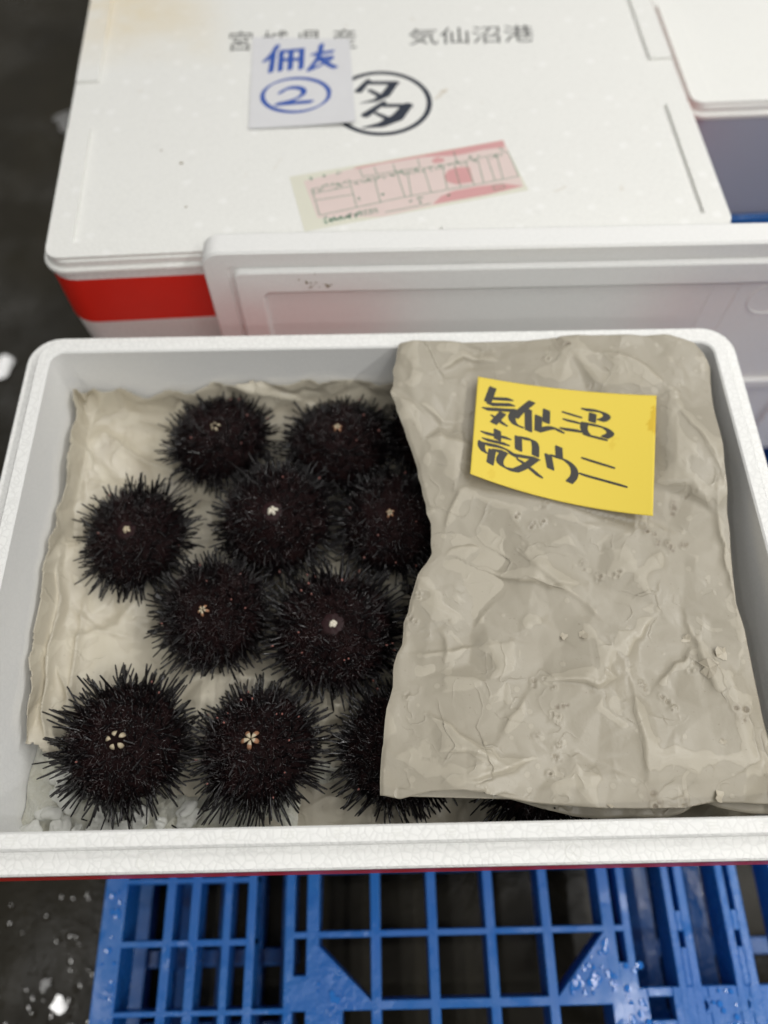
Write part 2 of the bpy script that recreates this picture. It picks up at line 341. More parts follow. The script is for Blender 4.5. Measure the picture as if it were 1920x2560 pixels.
def kraft_mat(name, base, wet, gloss=0.40, vein=1.0):
    t = NT(name)
    v = t.coord(1)
    att = t.n('ShaderNodeAttribute', attribute_name='stain')
    att2 = t.n('ShaderNodeAttribute', attribute_name='wear')
    n1 = t.noise(v, 14, 3, 0.5, 1.1)
    n2 = t.noise(v, 34, 3, 0.5, 0.8)
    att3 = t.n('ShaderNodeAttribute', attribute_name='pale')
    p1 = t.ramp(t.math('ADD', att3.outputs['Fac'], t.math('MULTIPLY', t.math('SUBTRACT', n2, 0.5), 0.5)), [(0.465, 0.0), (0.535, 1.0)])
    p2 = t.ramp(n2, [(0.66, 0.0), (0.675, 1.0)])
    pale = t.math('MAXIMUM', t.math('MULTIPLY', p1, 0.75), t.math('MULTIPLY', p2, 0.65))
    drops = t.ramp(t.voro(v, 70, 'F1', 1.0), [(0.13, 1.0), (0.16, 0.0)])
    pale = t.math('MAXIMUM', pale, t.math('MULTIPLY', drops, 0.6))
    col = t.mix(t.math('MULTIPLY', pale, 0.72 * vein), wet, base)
    fib = t.noise(v, 1400, 2, 0.7)
    col = t.mix(t.math('MULTIPLY', fib, 0.25), col, tuple(c * 0.72 for c in base))
    fl = t.ramp(t.noise(v, 420, 2, 0.5), [(0.70, 0.0), (0.76, 1.0)])
    col = t.mix(t.math('MULTIPLY', fl, 0.25), col, (0.12, 0.08, 0.05))
    col = t.mix(att2.outputs['Fac'], col, tuple(min(1, c * 1.22) for c in base))
    col = t.mix(att.outputs['Fac'], col, (0.085, 0.045, 0.020))
    rough = t.ramp(n1, [(0.4, gloss - 0.08), (0.6, gloss + 0.12)])
    nb = t.bump(t.noise(v, 260, 4, 0.6), 0.25, 0.0007)
    nb = t.bump(pale, 0.25, 0.0006, nb)
    # fine crinkles: warped cell edges, patchy
    wp = t.n('ShaderNodeVectorMath', operation='MULTIPLY_ADD')
    wz = t.n('ShaderNodeTexNoise'); wz.inputs['Scale'].default_value = 25; wz.inputs['Detail'].default_value = 3
    t.l(v, wz.inputs['Vector']); t.l(wz.outputs['Color'], wp.inputs[0])
    wp.inputs[1].default_value = (0.03, 0.03, 0.03)
    t.l(v, wp.inputs[2])
    for sc, wid, amp, lo_ in ((21, 0.03, 0.0008, 0.50), (40, 0.05, 0.0005, 0.48)):
        rn = t.noise(wp.outputs[0], sc, 1.5, 0.4, 0.4)
        e = t.math('ABSOLUTE', t.math('SUBTRACT', rn, 0.5))
        e = t.ramp(e, [(0.0, 1.0), (wid * 0.35, 0.35), (wid, 0.0)])
        e = t.math('MULTIPLY', e, t.ramp(t.noise(v, sc * 0.8, 2, 0.6), [(lo_, 0.0), (lo_ + 0.14, 1.0)]))
        nb = t.bump(e, 0.8, amp, nb)
    for sc, thr, amp in ():
        e = t.voro(wp.outputs[0], sc, 'DISTANCE_TO_EDGE')
        e = t.ramp(e, [(0.0, 1.0), (thr, 0.25), (0.45, 0.0)])
        e = t.math('MULTIPLY', e, t.ramp(t.noise(v, sc * 0.35, 3, 0.6), [(0.50, 0.0), (0.68, 1.0)]))
        nb = t.bump(e, 0.75, amp, nb)
    t.set(Base_Color=col, Roughness=rough, Normal=nb, Specular_IOR_Level=0.55)
    return t.m
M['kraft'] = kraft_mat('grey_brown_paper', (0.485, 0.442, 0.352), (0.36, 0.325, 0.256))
M['kraft_torn'] = kraft_mat('torn_grey_brown_paper', (0.53, 0.48, 0.385), (0.50, 0.45, 0.355))
M['kraft_wet'] = kraft_mat('damp_lining_paper', (0.665, 0.615, 0.495), (0.55, 0.50, 0.395), 0.38, 0.9)

def spine_mat():
    t = NT('urchin_spine')
    v = t.coord(1)
    n = t.noise(v, 45, 3)
    c = t.mix(n, (0.003, 0.0026, 0.0032), (0.007, 0.0045, 0.005))
    t.set(Base_Color=c, Roughness=0.09, Specular_IOR_Level=0.42)
    return t.m
M['spine'] = spine_mat()
def fuzz_mat():
    t = NT('urchin_short_spine')
    v = t.coord(1)
    n = t.ramp(t.noise(v, 70, 4, 0.6), [(0.40, 0.0), (0.68, 1.0)])
    c = t.mix(n, (0.006, 0.0045, 0.005), (0.030, 0.013, 0.013))
    t.set(Base_Color=c, Roughness=0.08, Specular_IOR_Level=0.60)
    return t.m
M['fuzz'] = fuzz_mat()
M['test'] = flat_mat('urchin_skin', (0.012, 0.005, 0.005), 0.75, Specular_IOR_Level=0.08)
M['membrane'] = flat_mat('urchin_mouth_skin', (0.020, 0.005, 0.006), 0.45, Specular_IOR_Level=0.25)
M['tooth'] = flat_mat('urchin_tooth', (0.50, 0.42, 0.29), 0.4)
M['tooth_white'] = flat_mat('urchin_white_tooth', (0.68, 0.63, 0.52), 0.4)
M['tooth_base'] = flat_mat('urchin_tooth_root', (0.36, 0.18, 0.10), 0.4)
M['nub'] = flat_mat('urchin_nub', (0.30, 0.12, 0.10), 0.3)

def plastic_mat():
    t = NT('blue_pallet_plastic')
    v = t.coord(1)
    dirt = t.ramp(t.noise(v, 9, 5, 0.65), [(0.35, 0.0), (0.75, 1.0)])
    c = t.mix(dirt, (0.012, 0.125, 0.46), (0.018, 0.145, 0.45))
    grime = t.ramp(t.noise(v, 40, 4, 0.7), [(0.68, 0.0), (0.80, 1.0)])
    c = t.mix(t.math('MULTIPLY', grime, 0.25), c, (0.16, 0.17, 0.18))
    wet = t.ramp(t.noise(v, 17, 3, 0.6), [(0.40, 0.42), (0.60, 0.16)])
    msk = t.ramp(t.noise(v, 7, 3, 0.5), [(0.50, 0.0), (0.60, 1.0)])
    nb = t.bump(t.math('MULTIPLY', t.noise(v, 75, 3, 0.6), msk), 0.6, 0.005)
    nb = t.bump(t.noise(v, 30, 2, 0.5), 0.1, 0.003, nb)
    t.set(Base_Color=c, Roughness=wet, Normal=nb, Specular_IOR_Level=0.5)
    return t.m
M['blue_plastic'] = plastic_mat()

def floor_mat():
    t = NT('wet_concrete')
    v = t.coord(1)
    n = t.ramp(t.noise(v, 3.5, 6, 0.6), [(0.3, 0.0), (0.72, 1.0)])
    c = t.mix(n, (0.011, 0.009, 0.0045), (0.028, 0.023, 0.012))
    r = t.ramp(t.noise(v, 2.6, 4, 0.6), [(0.40, 0.14), (0.58, 0.5)])
    nb = t.bump(t.noise(v, 14, 3, 0.6), 0.35, 0.006)
    nb = t.bump(t.noise(v, 160, 3, 0.6), 0.3, 0.002, nb)
    t.set(Base_Color=c, Roughness=r, Normal=nb, Specular_IOR_Level=0.2)
    return t.m
M['floor'] = floor_mat()

def ice_mat():
    t = NT('crushed_ice')
    v = t.coord(1)
    n = t.ramp(t.noise(v, 60, 4, 0.6), [(0.35, 0.0), (0.7, 1.0)])
    c = t.mix(n, (0.72, 0.70, 0.58), (0.85, 0.85, 0.78))
    nb = t.bump(t.noise(v, 110, 4, 0.6), 0.9, 0.006)
    t.set(Base_Color=c, Roughness=0.07, Normal=nb, Transmission_Weight=0.15, IOR=1.31)
    return t.m
M['ice'] = ice_mat()
def clear_ice_mat():
    t = NT('clear_ice')
    v = t.coord(1)
    nb = t.bump(t.noise(v, 90, 3, 0.6), 0.5, 0.003)
    t.set(Base_Color=(0.93, 0.93, 0.87), Roughness=0.05, Normal=nb, Transmission_Weight=0.25, IOR=1.31, Subsurface_Weight=0.0)
    return t.m
M['clear_ice'] = clear_ice_mat()
# ------------------------------------------------------------------ floor
mb = MB()
mb.add([(-900, -900, 0), (900, -900, 0), (900, 900, 0), (-900, 900, 0)], [(0, 1, 2, 3)])
floor = mb.build('floor', M['floor'])
tag(floor, kind='structure')
# thin puddles lying in the dips of the floor
prnd = random.Random(6)
for rough, spots in ((0.05, ((-34.7, -10.4, 0.9), (-57.4, 72.3, 2.2))), (0.2, ((-36.5, -8.6, 0.6), (-33.2, -12.5, 0.7), (-27.5, -9.2, 0.7), (-56.4, 128.6, 3.0)))):
    pw = NT('puddle_water')
    pw.set(Base_Color=(0.02, 0.018, 0.013), Roughness=rough, Specular_IOR_Level=0.5, Normal=pw.bump(pw.noise(pw.coord(1), 18, 3, 0.5), 0.03, 0.004))
    mb = MB()
    for px, py, pr in spots:
        n = 26
        mb.prism([(px + pr * (0.8 + 0.25 * math.sin(3 * a + px) + 0.12 * prnd.random()) * math.cos(a), py + pr * (0.8 + 0.25 * math.cos(2 * a + py)) * math.sin(a)) for a in [2 * math.pi * i / n for i in range(n)]], 0.02, 0.35)
    tag(mb.build('water', pw.m, smooth=True), kind='structure')
# shallow beads of water splashed over the floor
def water_bead(mb, dx, dy, q):
    tx, ty = prnd.gauss(0, 0.045), prnd.gauss(0, 0.045)
    rc_ = 4.5
    v = [(dx, dy, 0.12)]
    rings_ = (0.35, 0.7, 0.95)
    for rr_ in rings_ + (1.05,):
        for i in range(10):
            ax, ay = q * rr_ * math.cos(i * math.pi / 5), q * rr_ * math.sin(i * math.pi / 5)
            v.append((dx + ax, dy + ay, 0.12 - (ax * ax + ay * ay) / (2 * rc_) + tx * ax + ty * ay if rr_ < 1 else -0.02))
    f = [(0, 1 + i, 1 + (i + 1) % 10) for i in range(10)]
    for j in range(3): f += [(1 + j * 10 + i, 11 + j * 10 + i, 11 + j * 10 + (i + 1) % 10, 1 + j * 10 + (i + 1) % 10) for i in range(10)]
    mb.add(v, f)
mb = MB()
for _ in range(130):
    dx, dy = prnd.uniform(-64, -20), prnd.uniform(-34, 14)
    if prnd.random() < 0.7: dx, dy = -35 + prnd.gauss(0, 7), -9 + prnd.gauss(0, 7)
    water_bead(mb, dx, dy, prnd.uniform(0.12, 0.42))
pd = NT('water_bead'); pd.set(Base_Color=(0.024, 0.020, 0.012), Roughness=0.03, Specular_IOR_Level=0.6)
pb = NT('water_on_plastic'); pb.set(Base_Color=(0.020, 0.165, 0.55), Roughness=0.06, Specular_IOR_Level=0.5)
tag(mb.build('water_drops', pd.m, smooth=True, sharp=35), 'small beads of water splashed over the dark floor at the lower left', 'water drops', kind='stuff')
mb = MB()
for _ in range(90):
    k = prnd.random()
    if k < 0.45:
        a, b = sorted((prnd.random(), prnd.random()))
        dx, dy = 19.6 * a + 20.1 * (b - a) + 15.2 * (1 - b), -4.8 * a - 9.3 * b + 9.3 * a - 9.3 * (1 - b)
    elif k < 0.65: dx, dy = prnd.uniform(20.5, 22.4), prnd.uniform(-13, -7.2)
    elif k < 0.8: dx, dy = prnd.uniform(28.3, 30.5), prnd.uniform(-13, -9.2)
    elif k < 0.9: dx, dy = prnd.uniform(-26.6, -25.2), prnd.uniform(-11, 0)
    else:
        b = prnd.random(); dx, dy = -6.9 + 2.0 * b, -9.5 + prnd.uniform(0, 2.2) * (1 - b)
    water_bead(mb, dx, dy, prnd.uniform(0.08, 0.34))
mb.v = [(x, y, z + 14.0 + (0.0 if z > 0 else 0.0)) for x, y, z in mb.v]
tag(mb.build('water_drops', pb.m, smooth=True, sharp=35), 'beads of water standing on the blue pallet deck in front of the open box', 'water drops', kind='stuff')

# ------------------------------------------------------------------ blue plastic pallet (deck top z = -30)
def make_pallet():
    root = empty('plastic_pallet', (28.2, 40.0, -44))
    tag(root, 'wet blue plastic pallet with an open ribbed deck under the white foam boxes', 'pallet')
    ox, oy, oz = 28.2, 40.0, -44.0
    X0, X1, Y0, Y1 = -27.0, 83.4, -17.0, 97.0
    T = -30.0
    d = MB()
    def bx(x0, x1, y0, y1, z0, z1): d.box(x0 - ox, x1 - ox, y0 - oy, y1 - oy, z0 - oz, z1 - oz)
    def pr(pts, z0, z1): d.prism([(x - ox, y - oy) for x, y in pts], z0 - oz, z1 - oz)
    # long edge beams and rails, front to back
    e = 0.003
    bx(X0, -24.9, Y0, Y1, T - 4.6, T)
    bx(X1 - 2.1, X1, Y0, Y1, T - 4.6, T)
    # left panel of narrow bars
    for x, w in ((-20.75, 0.85), (-18.4, 0.85), (-15.35, 0.7), (-13.1, 0.8)):
        bx(x - w / 2, x + w / 2, Y0 + 2, Y1 - 2, T - 3.4, T - 0.004)
    for x, w in ((-9.5, 0.85), (-7.35, 1.15), (-1.57, 0.92), (3.7, 0.9), (9.07, 0.9), (14.28, 0.9), (19.97, 1.1), (21.67, 0.75)):
        bx(x - w / 2, x + w / 2, Y0 + 2, Y1 - 2, T - 3.8, T - 0.004)
    # double rails with slots in the right half
    for xa in (25.6, 30.8, 36.0, 48.0, 53.2, 58.4, 64.0, 69.5, 75.0):
        xb = xa + 2.05
        bx(xa, xa + 0.72, Y0 + 2, Y1 - 2, T - 3.8, T - 0.004)
        bx(xb - 0.82, xb, Y0 + 2, Y1 - 2, T - 3.8, T - 0.004)
        ym = xa + 0.70, xb - 0.80
        for y0, y1 in ((-8.95, -5.9), (-4.6, -2.9), (8, 10), (22, 24), (36, 40), (52, 54), (66, 68), (80, 84)):
            bx(ym[0], ym[1], y0, y1, T - 3.6, T - 0.007)
    # cross bars
    for y0, y1, w0, w1 in ((-4.95, -4.4, -25, -12.7), (-10.35, -9.9, -25, -9.2), (0.3, 0.78, -25, -12.7), (-4.5, -3.95, -9.9, 22.0), (-10.2, -9.45, -9.9, 22.0),
                           (0.9, 1.4, -9.9, 22)):
        bx(w0, w1, y0, y1, T - 3.0, T - 0.010)
    y = 6.2
    while y < 95:
        bx(-25, 22.0, y, y + 0.5, T - 3.0, T - 0.010)
        if int(y) % 3 == 0: bx(22, X1 - 2, y, y + 0.5, T - 3.0, T - 0.010)
        y += 5.3
    bx(X0, X1, Y0, Y0 + 2.2, T - 4.4, T - 0.005)
    bx(X0, X1, Y1 - 2.2, Y1, T - 4.4, T - 0.005)
    # gusset plates
    pr([(-7.0, -4.9), (-1.9, -9.6), (-4.6, -10.0), (-4.6, Y0 + 2), (-7.2, Y0 + 2)], T - 3.2, T - 0.014)
    pr([(-9.8, -7.45), (-7.1, -7.45), (-7.1, -9.9), (-9.8, -9.9)], T - 3.2, T - 0.016)
    pr([(19.6, -4.3), (20.2, -9.6), (14.6, -9.6)], T - 3.2, T - 0.014)
    bx(20.4, 22.02, -9.9, -6.95, T - 3.2, T - 0.016)
    # front right plate with a window and two holes
    for r in ((20.3, 22.7, -15, -9.0), (24.95, 26.95, -15, -8.95), (22.7, 24.95, -9.7, -8.95), (22.7, 24.95, -15, -11.45),
              (28.1, 30.7, -15, -8.95), (31.85, X1 - 2, -15, -8.95), (26.95, 28.1, -9.85, -8.95), (26.95, 28.1, -15, -11.0), (30.7, 31.85, -9.8, -8.95), (30.7, 31.85, -15, -10.95)):
        bx(r[0] - e, r[1] + e, r[2], r[3], T - 1.2 , T - 0.02)
    for hx, hy in ((27.52, -10.42), (31.27, -10.37)):
        n = 20
        pts_o = [(hx + 0.62 * s, hy + 0.62 * t2) for s, t2 in ((1, 1), (-1, 1), (-1, -1), (1, -1))]
        v, f = [], []
        for i in range(n):
            a = 2 * math.pi * (i + 0.5) / n
            ca, sa = math.cos(a), math.sin(a)
            q = 0.60 / max(abs(ca), abs(sa))
            for rr_, z in ((q, T - 0.02), (0.42, T - 0.02), (0.42, T - 1.2)):
                v.append((hx + rr_ * ca - ox, hy + rr_ * sa - oy, z - oz))
        for i in range(n):
            a, b = 3 * i, 3 * ((i + 1) % n)
            f += [(a, b, b + 1, a + 1), (a + 1, b + 1, b + 2, a + 2)]
        d.add(v, f)
    deck = d.build('deck', M['blue_plastic'], root, bevel=0.09)
    # rounded cheek inside the left fork opening
    c = MB()
    arc = [(-24.95, -4.9)] + [(-24.95 + 0.95 * (1 - abs(2 * i / 10 - 1) ** 2.2) * 0 - 0.25 * math.sin(math.pi * i / 10), -4.9 - 5.0 * i / 10) for i in range(11)]
    # lower deck, seen through the openings
    l = MB()
    def lb(x0, x1, y0, y1, z0, z1): l.box(x0 - ox, x1 - ox, y0 - oy, y1 - oy, z0 - oz, z1 - oz)
    for x0, x1 in ((-26.9, -25.3), (-22.6, -20.9), (-18.0, -16.9), (-14.6, -13.4), (-11.4, -10.4), (24.5, 27.5), (30.0, 33.2), (55, 58), (79, 83)):
        lb(x0, x1, Y0 + 1, Y1 - 1, -43.2, -40.6)
    for y0, y1 in ((Y0, Y0 + 5), (-7.2, -5.6), (2.0, 9.0), (36, 44), (70, 77), (Y1 - 5, Y1)):
        lb(-26.5, -9.8, y0, y1, -43.0, -41.2)
        lb(24.6, 83, y0, y1, -43.0, -41.2)
    lb(4.6, 8.2, 1.2, Y1 - 1, -43.2, -36.0)
    l.build('lower_deck', M['blue_plastic'], root, bevel=0.09)
    for x0, x1 in ((-26.0, -11.5), (23.5, 38.0), (68.0, 82.5)):
        for y0, y1 in ((Y0 + 0.5, Y0 + 3.5), (4.5, 14), (36, 46), (68, 78), (Y1 - 11, Y1 - 1)):
            b = MB()
            t = 0.5
            for q in ((x0, x1, y0, y0 + t), (x0, x1, y1 - t, y1), (x0, x0 + t, y0 + t, y1 - t), (x1 - t, x1, y0 + t, y1 - t)):
                b.box(q[0] - ox, q[1] - ox, q[2] - oy, q[3] - oy, -43.9 - oz, T - 4.0 - oz)
            for k in range(3):
                xx = x0 + (x1 - x0) * (k + 1) / 4
                b.box(xx - 0.2 - ox, xx + 0.2 - ox, y0 + t - oy, y1 - t - oy, -43.9 - oz, T - 4.05 - oz)
            b.build('leg', M['blue_plastic'], root)
    return root
make_pallet()

# ------------------------------------------------------------------ foam boxes and lids
BX, BY, BH = 30.0, 20.98, 14.5           # half width, half depth, height of a box
def box_body(closed_inside=True):
    m = MB()
    L = []
    def a(inset, z, r): L.append(rrl(BX - inset, BY - inset, max(0.05, r - inset * 0.6), z))
    a(0.75, -14.5, 2.6); a(0.55, -14.3, 2.6); a(0.06, -7.6, 2.6); a(0.0, -3.0, 2.6); a(0.0, -1.25, 2.6); a(0.13, -1.10, 2.6)
    a(1.22, -1.10, 2.6); a(1.36, -1.02, 2.6); a(1.36, -0.16, 2.6); a(1.50, -0.0, 2.6)
    a(2.33, 0.0, 2.6)
    loft(m, L, True, False)
    L = [L[-1]]
    a(2.46, -0.13, 2.6); a(3.15, -11.0, 3.4); a(3.9, -12.3, 4.0); a(5.2, -12.7, 5.0)
    loft(m, L, False, True, 1)
    return m
def tape_band(z0=-1.75, z1=-7.3, gap=False):
    m = MB()
    def lp(inset, z): return rrl(BX - inset, BY - inset, 2.6, z)
    if gap:                                                # the tape stops short on the far side of this box
        def lq(inset, z):
            l = rrl(BX - inset, BY - inset, 2.6, z)
            return [(1.0, BY - inset, z)] + l[8:] + l[:8] + [(25.5, BY - inset, z)]
        A, B = lq(-0.015, z1), lq(-0.03, z0)
        n = len(A)
        m.add(A + B, [(i, i + 1, n + i + 1, n + i) for i in range(n - 1)])
    else:
        ins0 = -0.015; ins1 = -0.015
        loft(m, [lp(ins1 + 0.0, z1), lp(-0.04, (z0 + z1) / 2), lp(ins0, z0)], False, False)
    return m
def make_box(loc, rz, label, tape=True, body='foam', marks=False, inside=True):
    root = empty('foam_box', (loc[0], loc[1], loc[2] - BH), rz)
    tag(root, label, 'foam box', 'white foam fish boxes')
    m = box_body()
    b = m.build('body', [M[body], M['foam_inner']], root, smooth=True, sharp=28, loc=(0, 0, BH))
    if tape:
        t = tape_band(gap=marks).build('tape', M['red_tape'], root, smooth=True, loc=(0, 0, BH))
    if marks:
        rnd = random.Random(4)
        for i in range(17):
            x = -26.5 + i * 3.3 + rnd.uniform(-.3, .3)
            k = MB()
            for j in (-1, 0, 1):
                ln = rnd.uniform(0.5, 0.8)
                k.box(x - ln / 2, x + ln / 2, -BY + 1.95 + j * 0.19 - 0.035, -BY + 1.95 + j * 0.19 + 0.035, -0.01, 0.018)
            k.build('mould_mark', M['foam_smooth'], root, loc=(0, 0, BH))
        for x in (-15.4, 11.1):
            r = MB()
            n = 28
            for q0, q1 in ((0.46, 0.52),):
                v, f = [], []
                for i in range(n):
                    t2 = 2 * math.pi * i / n
                    for q, z in ((q0, -1.105), (q0, -1.07), (q1, -1.07), (q1, -1.105)):
                        v.append((x + q * math.cos(t2), -BY + 0.68 + q * math.sin(t2), z))
                for i in range(n):
                    a, b2 = 4 * i, 4 * ((i + 1) % n)
                    f += [(a + j, b2 + j, b2 + j + 1, a + j + 1) for j in range(3)]
                r.add(v, f)
            for sgn in (1, -1):
                r.prism([(x - 0.2, -BY + 0.68 - sgn * 0.2 - 0.03), (x + 0.2, -BY + 0.68 + sgn * 0.2 - 0.03), (x + 0.2, -BY + 0.68 + sgn * 0.2 + 0.03), (x - 0.2, -BY + 0.68 - sgn * 0.2 + 0.03)], -1.105, -1.075 - 0.004 * sgn)
            r.build('mould_stamp', M['foam_smooth'], root, loc=(0, 0, BH))
    return root

def make_lid(box, loc, mat='foam_lid'):
    """loc, in the frame of the box, is the middle of the lid's underside datum"""
    m = MB()
    hx, hy = BX + 0.12, BY + 0.12
    def a(inset, z, r=2.2): return rrl(hx - inset, hy - inset, max(0.3, r - inset * 0.5), z)
    top, panel = 0.42, 0.0     # raised corner borders above the panel
    L = [a(3.1, -1.05), a(1.65, -1.05), a(1.62, -0.02), a(0.1, -0.94), a(0.0, -0.86), a(0.0, -0.52), a(0.16, -0.42), a(0.30, -0.40), a(0.30, 0.05), a(0.38, 0.05)]
    L = [a(3.1, -1.0), a(1.5, -1.0), a(1.45, -0.92), a(0.1, -0.92), a(0.0, -0.82), a(0.0, -0.45), a(0.10, -0.36), a(0.34, -0.33), a(0.36, -0.12), a(0.36, 0.30), a(0.48, 0.40)]
    loft(m, L)
    # raised L-shaped borders at the four corners
    w, gx, gy = 2.2, 4.3, 3.6
    for sx in (1, -1):
        for sy in (1, -1):
            ox_, oy_ = hx - 0.55, hy - 0.55
            r = 1.3
            pts = []
            for i in range(7):
                t2 = math.radians(90 * i / 6)
                pts.append((ox_ - r + r * math.cos(t2), oy_ - r + r * math.sin(t2)))
            pts += [(gx, oy_), (gx, oy_ - w + 0.45), (ox_ - w, oy_ - w + 0.45), (ox_ - w, gy), (ox_, gy)]
            m.prism([(sx * x, sy * y) for x, y in pts], 0.2, 0.74)
    return m.build('lid', M[mat], box, smooth=True, sharp=30, bevel=0.12, loc=loc)
YF = BY
front_box = make_box((0, YF, 0), 0, 'open white foam box filled with black sea urchins and brown paper', marks=True)
under = make_box((0.3, YF + 1.3, -15.8), 0, 'closed white foam box right under the open box of urchins')
make_lid(under, (0, 0, BH + 0.88))

# box behind, turned a little, with its lid on
RZB = math.radians(2.5)
def rot_to(cx, cy, rz, x, y): return (cx + x * math.cos(rz) - y * math.sin(rz), cy + x * math.sin(rz) + y * math.cos(rz))
# front edge of the lid runs from (-28.85, 48.65) to (31.2, 51.3)
fc = ((-28.85 + 31.2) / 2, (48.65 + 51.3) / 2 - 0.55)
bc = rot_to(fc[0], fc[1], RZB, 0, BY + 0.12)
back_box = make_box((bc[0], bc[1], 0.85), RZB, 'closed white foam box with red tape and a lettered lid, behind the open box')
back_box.scale = (1.03, 1, 1)
lid_b = make_lid(back_box, (0, 0, BH - 0.17))
LID_TOP = 0.68 + 0.40
low_box = make_box((bc[0], bc[1], 0.85 - 14.5 - 1.4), RZB, 'closed white foam box at the bottom of the stack behind the open box')
make_lid(low_box, (0, 0, BH + 0.995))

# box further back on the right, on a blue crate
RZR = math.radians(2.2)
rc = rot_to(31.75, 69.9, RZR, BX + 0.15, BY + 0.12)
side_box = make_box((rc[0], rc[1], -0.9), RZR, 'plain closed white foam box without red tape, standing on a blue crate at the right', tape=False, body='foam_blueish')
make_lid(side_box, (0, 0, BH - 0.15), 'foam_smooth')

def make_crate():
    root = empty('blue_crate', (rc[0], rc[1], -30), RZR)
    tag(root, 'dark blue plastic crate under the plain foam box at the right', 'crate')
    H = 14.45
    m = MB()
    hx, hy = 30.0, 20.6
    L = [rrl(hx - 1, hy - 1, 2, 0), rrl(hx - 0.4, hy - 0.4, 2, H - 2.2), rrl(hx, hy, 2, H - 2.2), rrl(hx, hy, 2, H - 0.2), rrl(hx - 0.2, hy - 0.2, 2, H), rrl(hx - 1.2, hy - 1.2, 2, H), rrl(hx - 2.0, hy - 2.0, 2, 1.0)]
    loft(m, L)
    m.build('body', M['blue_plastic'], root, smooth=True)
    for i in range(11):
        for s in (1, -1):
            r = MB()
            x = -25 + 5 * i
            r.box(x - 0.2, x + 0.2, s * (hy - 0.9) - 0.35, s * (hy - 0.9) + 0.35, 0.2, H - 2.25)
            r.build('rib', M['blue_plastic'], root)
    return root
make_crate()

# ------------------------------------------------------------------ loose lid standing on edge between the boxes
def make_loose_lid():
    x0, x1, zb, zt = -15.25, 48.2, -29.95, 3.6
    root = empty('foam_lid', ((x0 + x1) / 2, 48.15, zb), math.radians(0.4))
    tag(root, 'loose white foam lid standing on edge between the open box and the box behind', 'foam lid')
    hx, hz = (x1 - x0) / 2, (zt - zb) / 2
    m = MB()
    def a(inx, inz, r, y): return [(x, y, z + hz) for x, z in rr(hx - inx, hz - inz, r)]
    # y runs from the back face (+1.25) to the front (camera side)
    L = [a(0.5, 0.5, 1.2, 1.25), a(0.2, 0.2, 1.5, 1.2), a(0.0, 0.0, 1.6, 0.9), a(0, 0, 1.6, -1.05), a(0.18, 0.18, 1.5, -1.25),
         a(2.0, 1.45, 0.7, -1.32), a(2.15, 1.6, 0.7, -1.15), a(2.55, 1.85, 0.7, -1.15), a(2.6, 1.88, 0.7, -1.62), a(2.72, 2.0, 0.7, -1.72),
         a(4.75, 4.15, 0.9, -1.75), a(4.95, 4.4, 0.9, -1.55), a(5.0, 4.45, 0.9, -1.15)]
    n = len(L[0])
    loft(m, L)
    b = m.build('panel', M['foam_inner'], root, smooth=True, sharp=25)
    r = MB()                                             # flat bar across the recess and thin seams
    r.box(-hx + 5.05, hx - 5.05, -1.60, -1.16, hz - 3.7, hz - 2.3)
    r.build('cross_bar', M['foam_inner'], root, bevel=0.12)
    s = MB()
    for x in (13.5, 15.9):
        s.box(x - 0.05, x + 0.05, -1.20, -1.145, 5.2, hz - 3.75)
        s.box(x - 0.05, x + 0.05, -1.20, -1.145, hz - 2.25, 2 * hz - 4.5)
    s.build('seam', M['foam_inner'], root)
    c = MB()
    nn = 36
    v, f = [], []
    for i in range(nn):
        t2 = 2 * math.pi * i / nn
        for q, y in ((1.9, -1.145), (1.9, -1.22), (2.05, -1.22), (2.05, -1.145)):
            v.append((19.4 + q * math.cos(t2), y, 2 * hz - 7.0 + q * math.sin(t2)))
    for i in range(nn):
        a0, b0 = 4 * i, 4 * ((i + 1) % nn)
        f += [(a0 + j, b0 + j, b0 + j + 1, a0 + j + 1) for j in range(3)]
    c.add(v, f)
    c.build('mould_ring', M['foam_inner'], root, smooth=True)
    # brown crumbs stuck to the inside
    d = MB()
    rnd = random.Random(8)
    for _ in range(16):
        x = -hx + 9.2 + rnd.gauss(0, 1.0); z = 2 * hz - 3.2 + rnd.gauss(0, 0.45); q = rnd.uniform(0.05, 0.14)
        d.prism([(x + q * rnd.uniform(.5, 1.2) * math.cos(k), z + q * rnd.uniform(.5, 1.2) * math.sin(k)) for k in (0, 1.2, 2.5, 3.7, 5)], 1.751, 1.775)
    d.v = [(x, -z, y) for x, y, z in d.v]
    d.prism([(-50, -50), (-49.99, -50), (-50, -49.99)], -20, -19.99) if False else None
    d.build('dirt_specks', M['dirt'], root)
    return root
M['dirt'] = flat_mat('brown_dirt', (0.22, 0.16, 0.08), 0.7)
make_loose_lid()
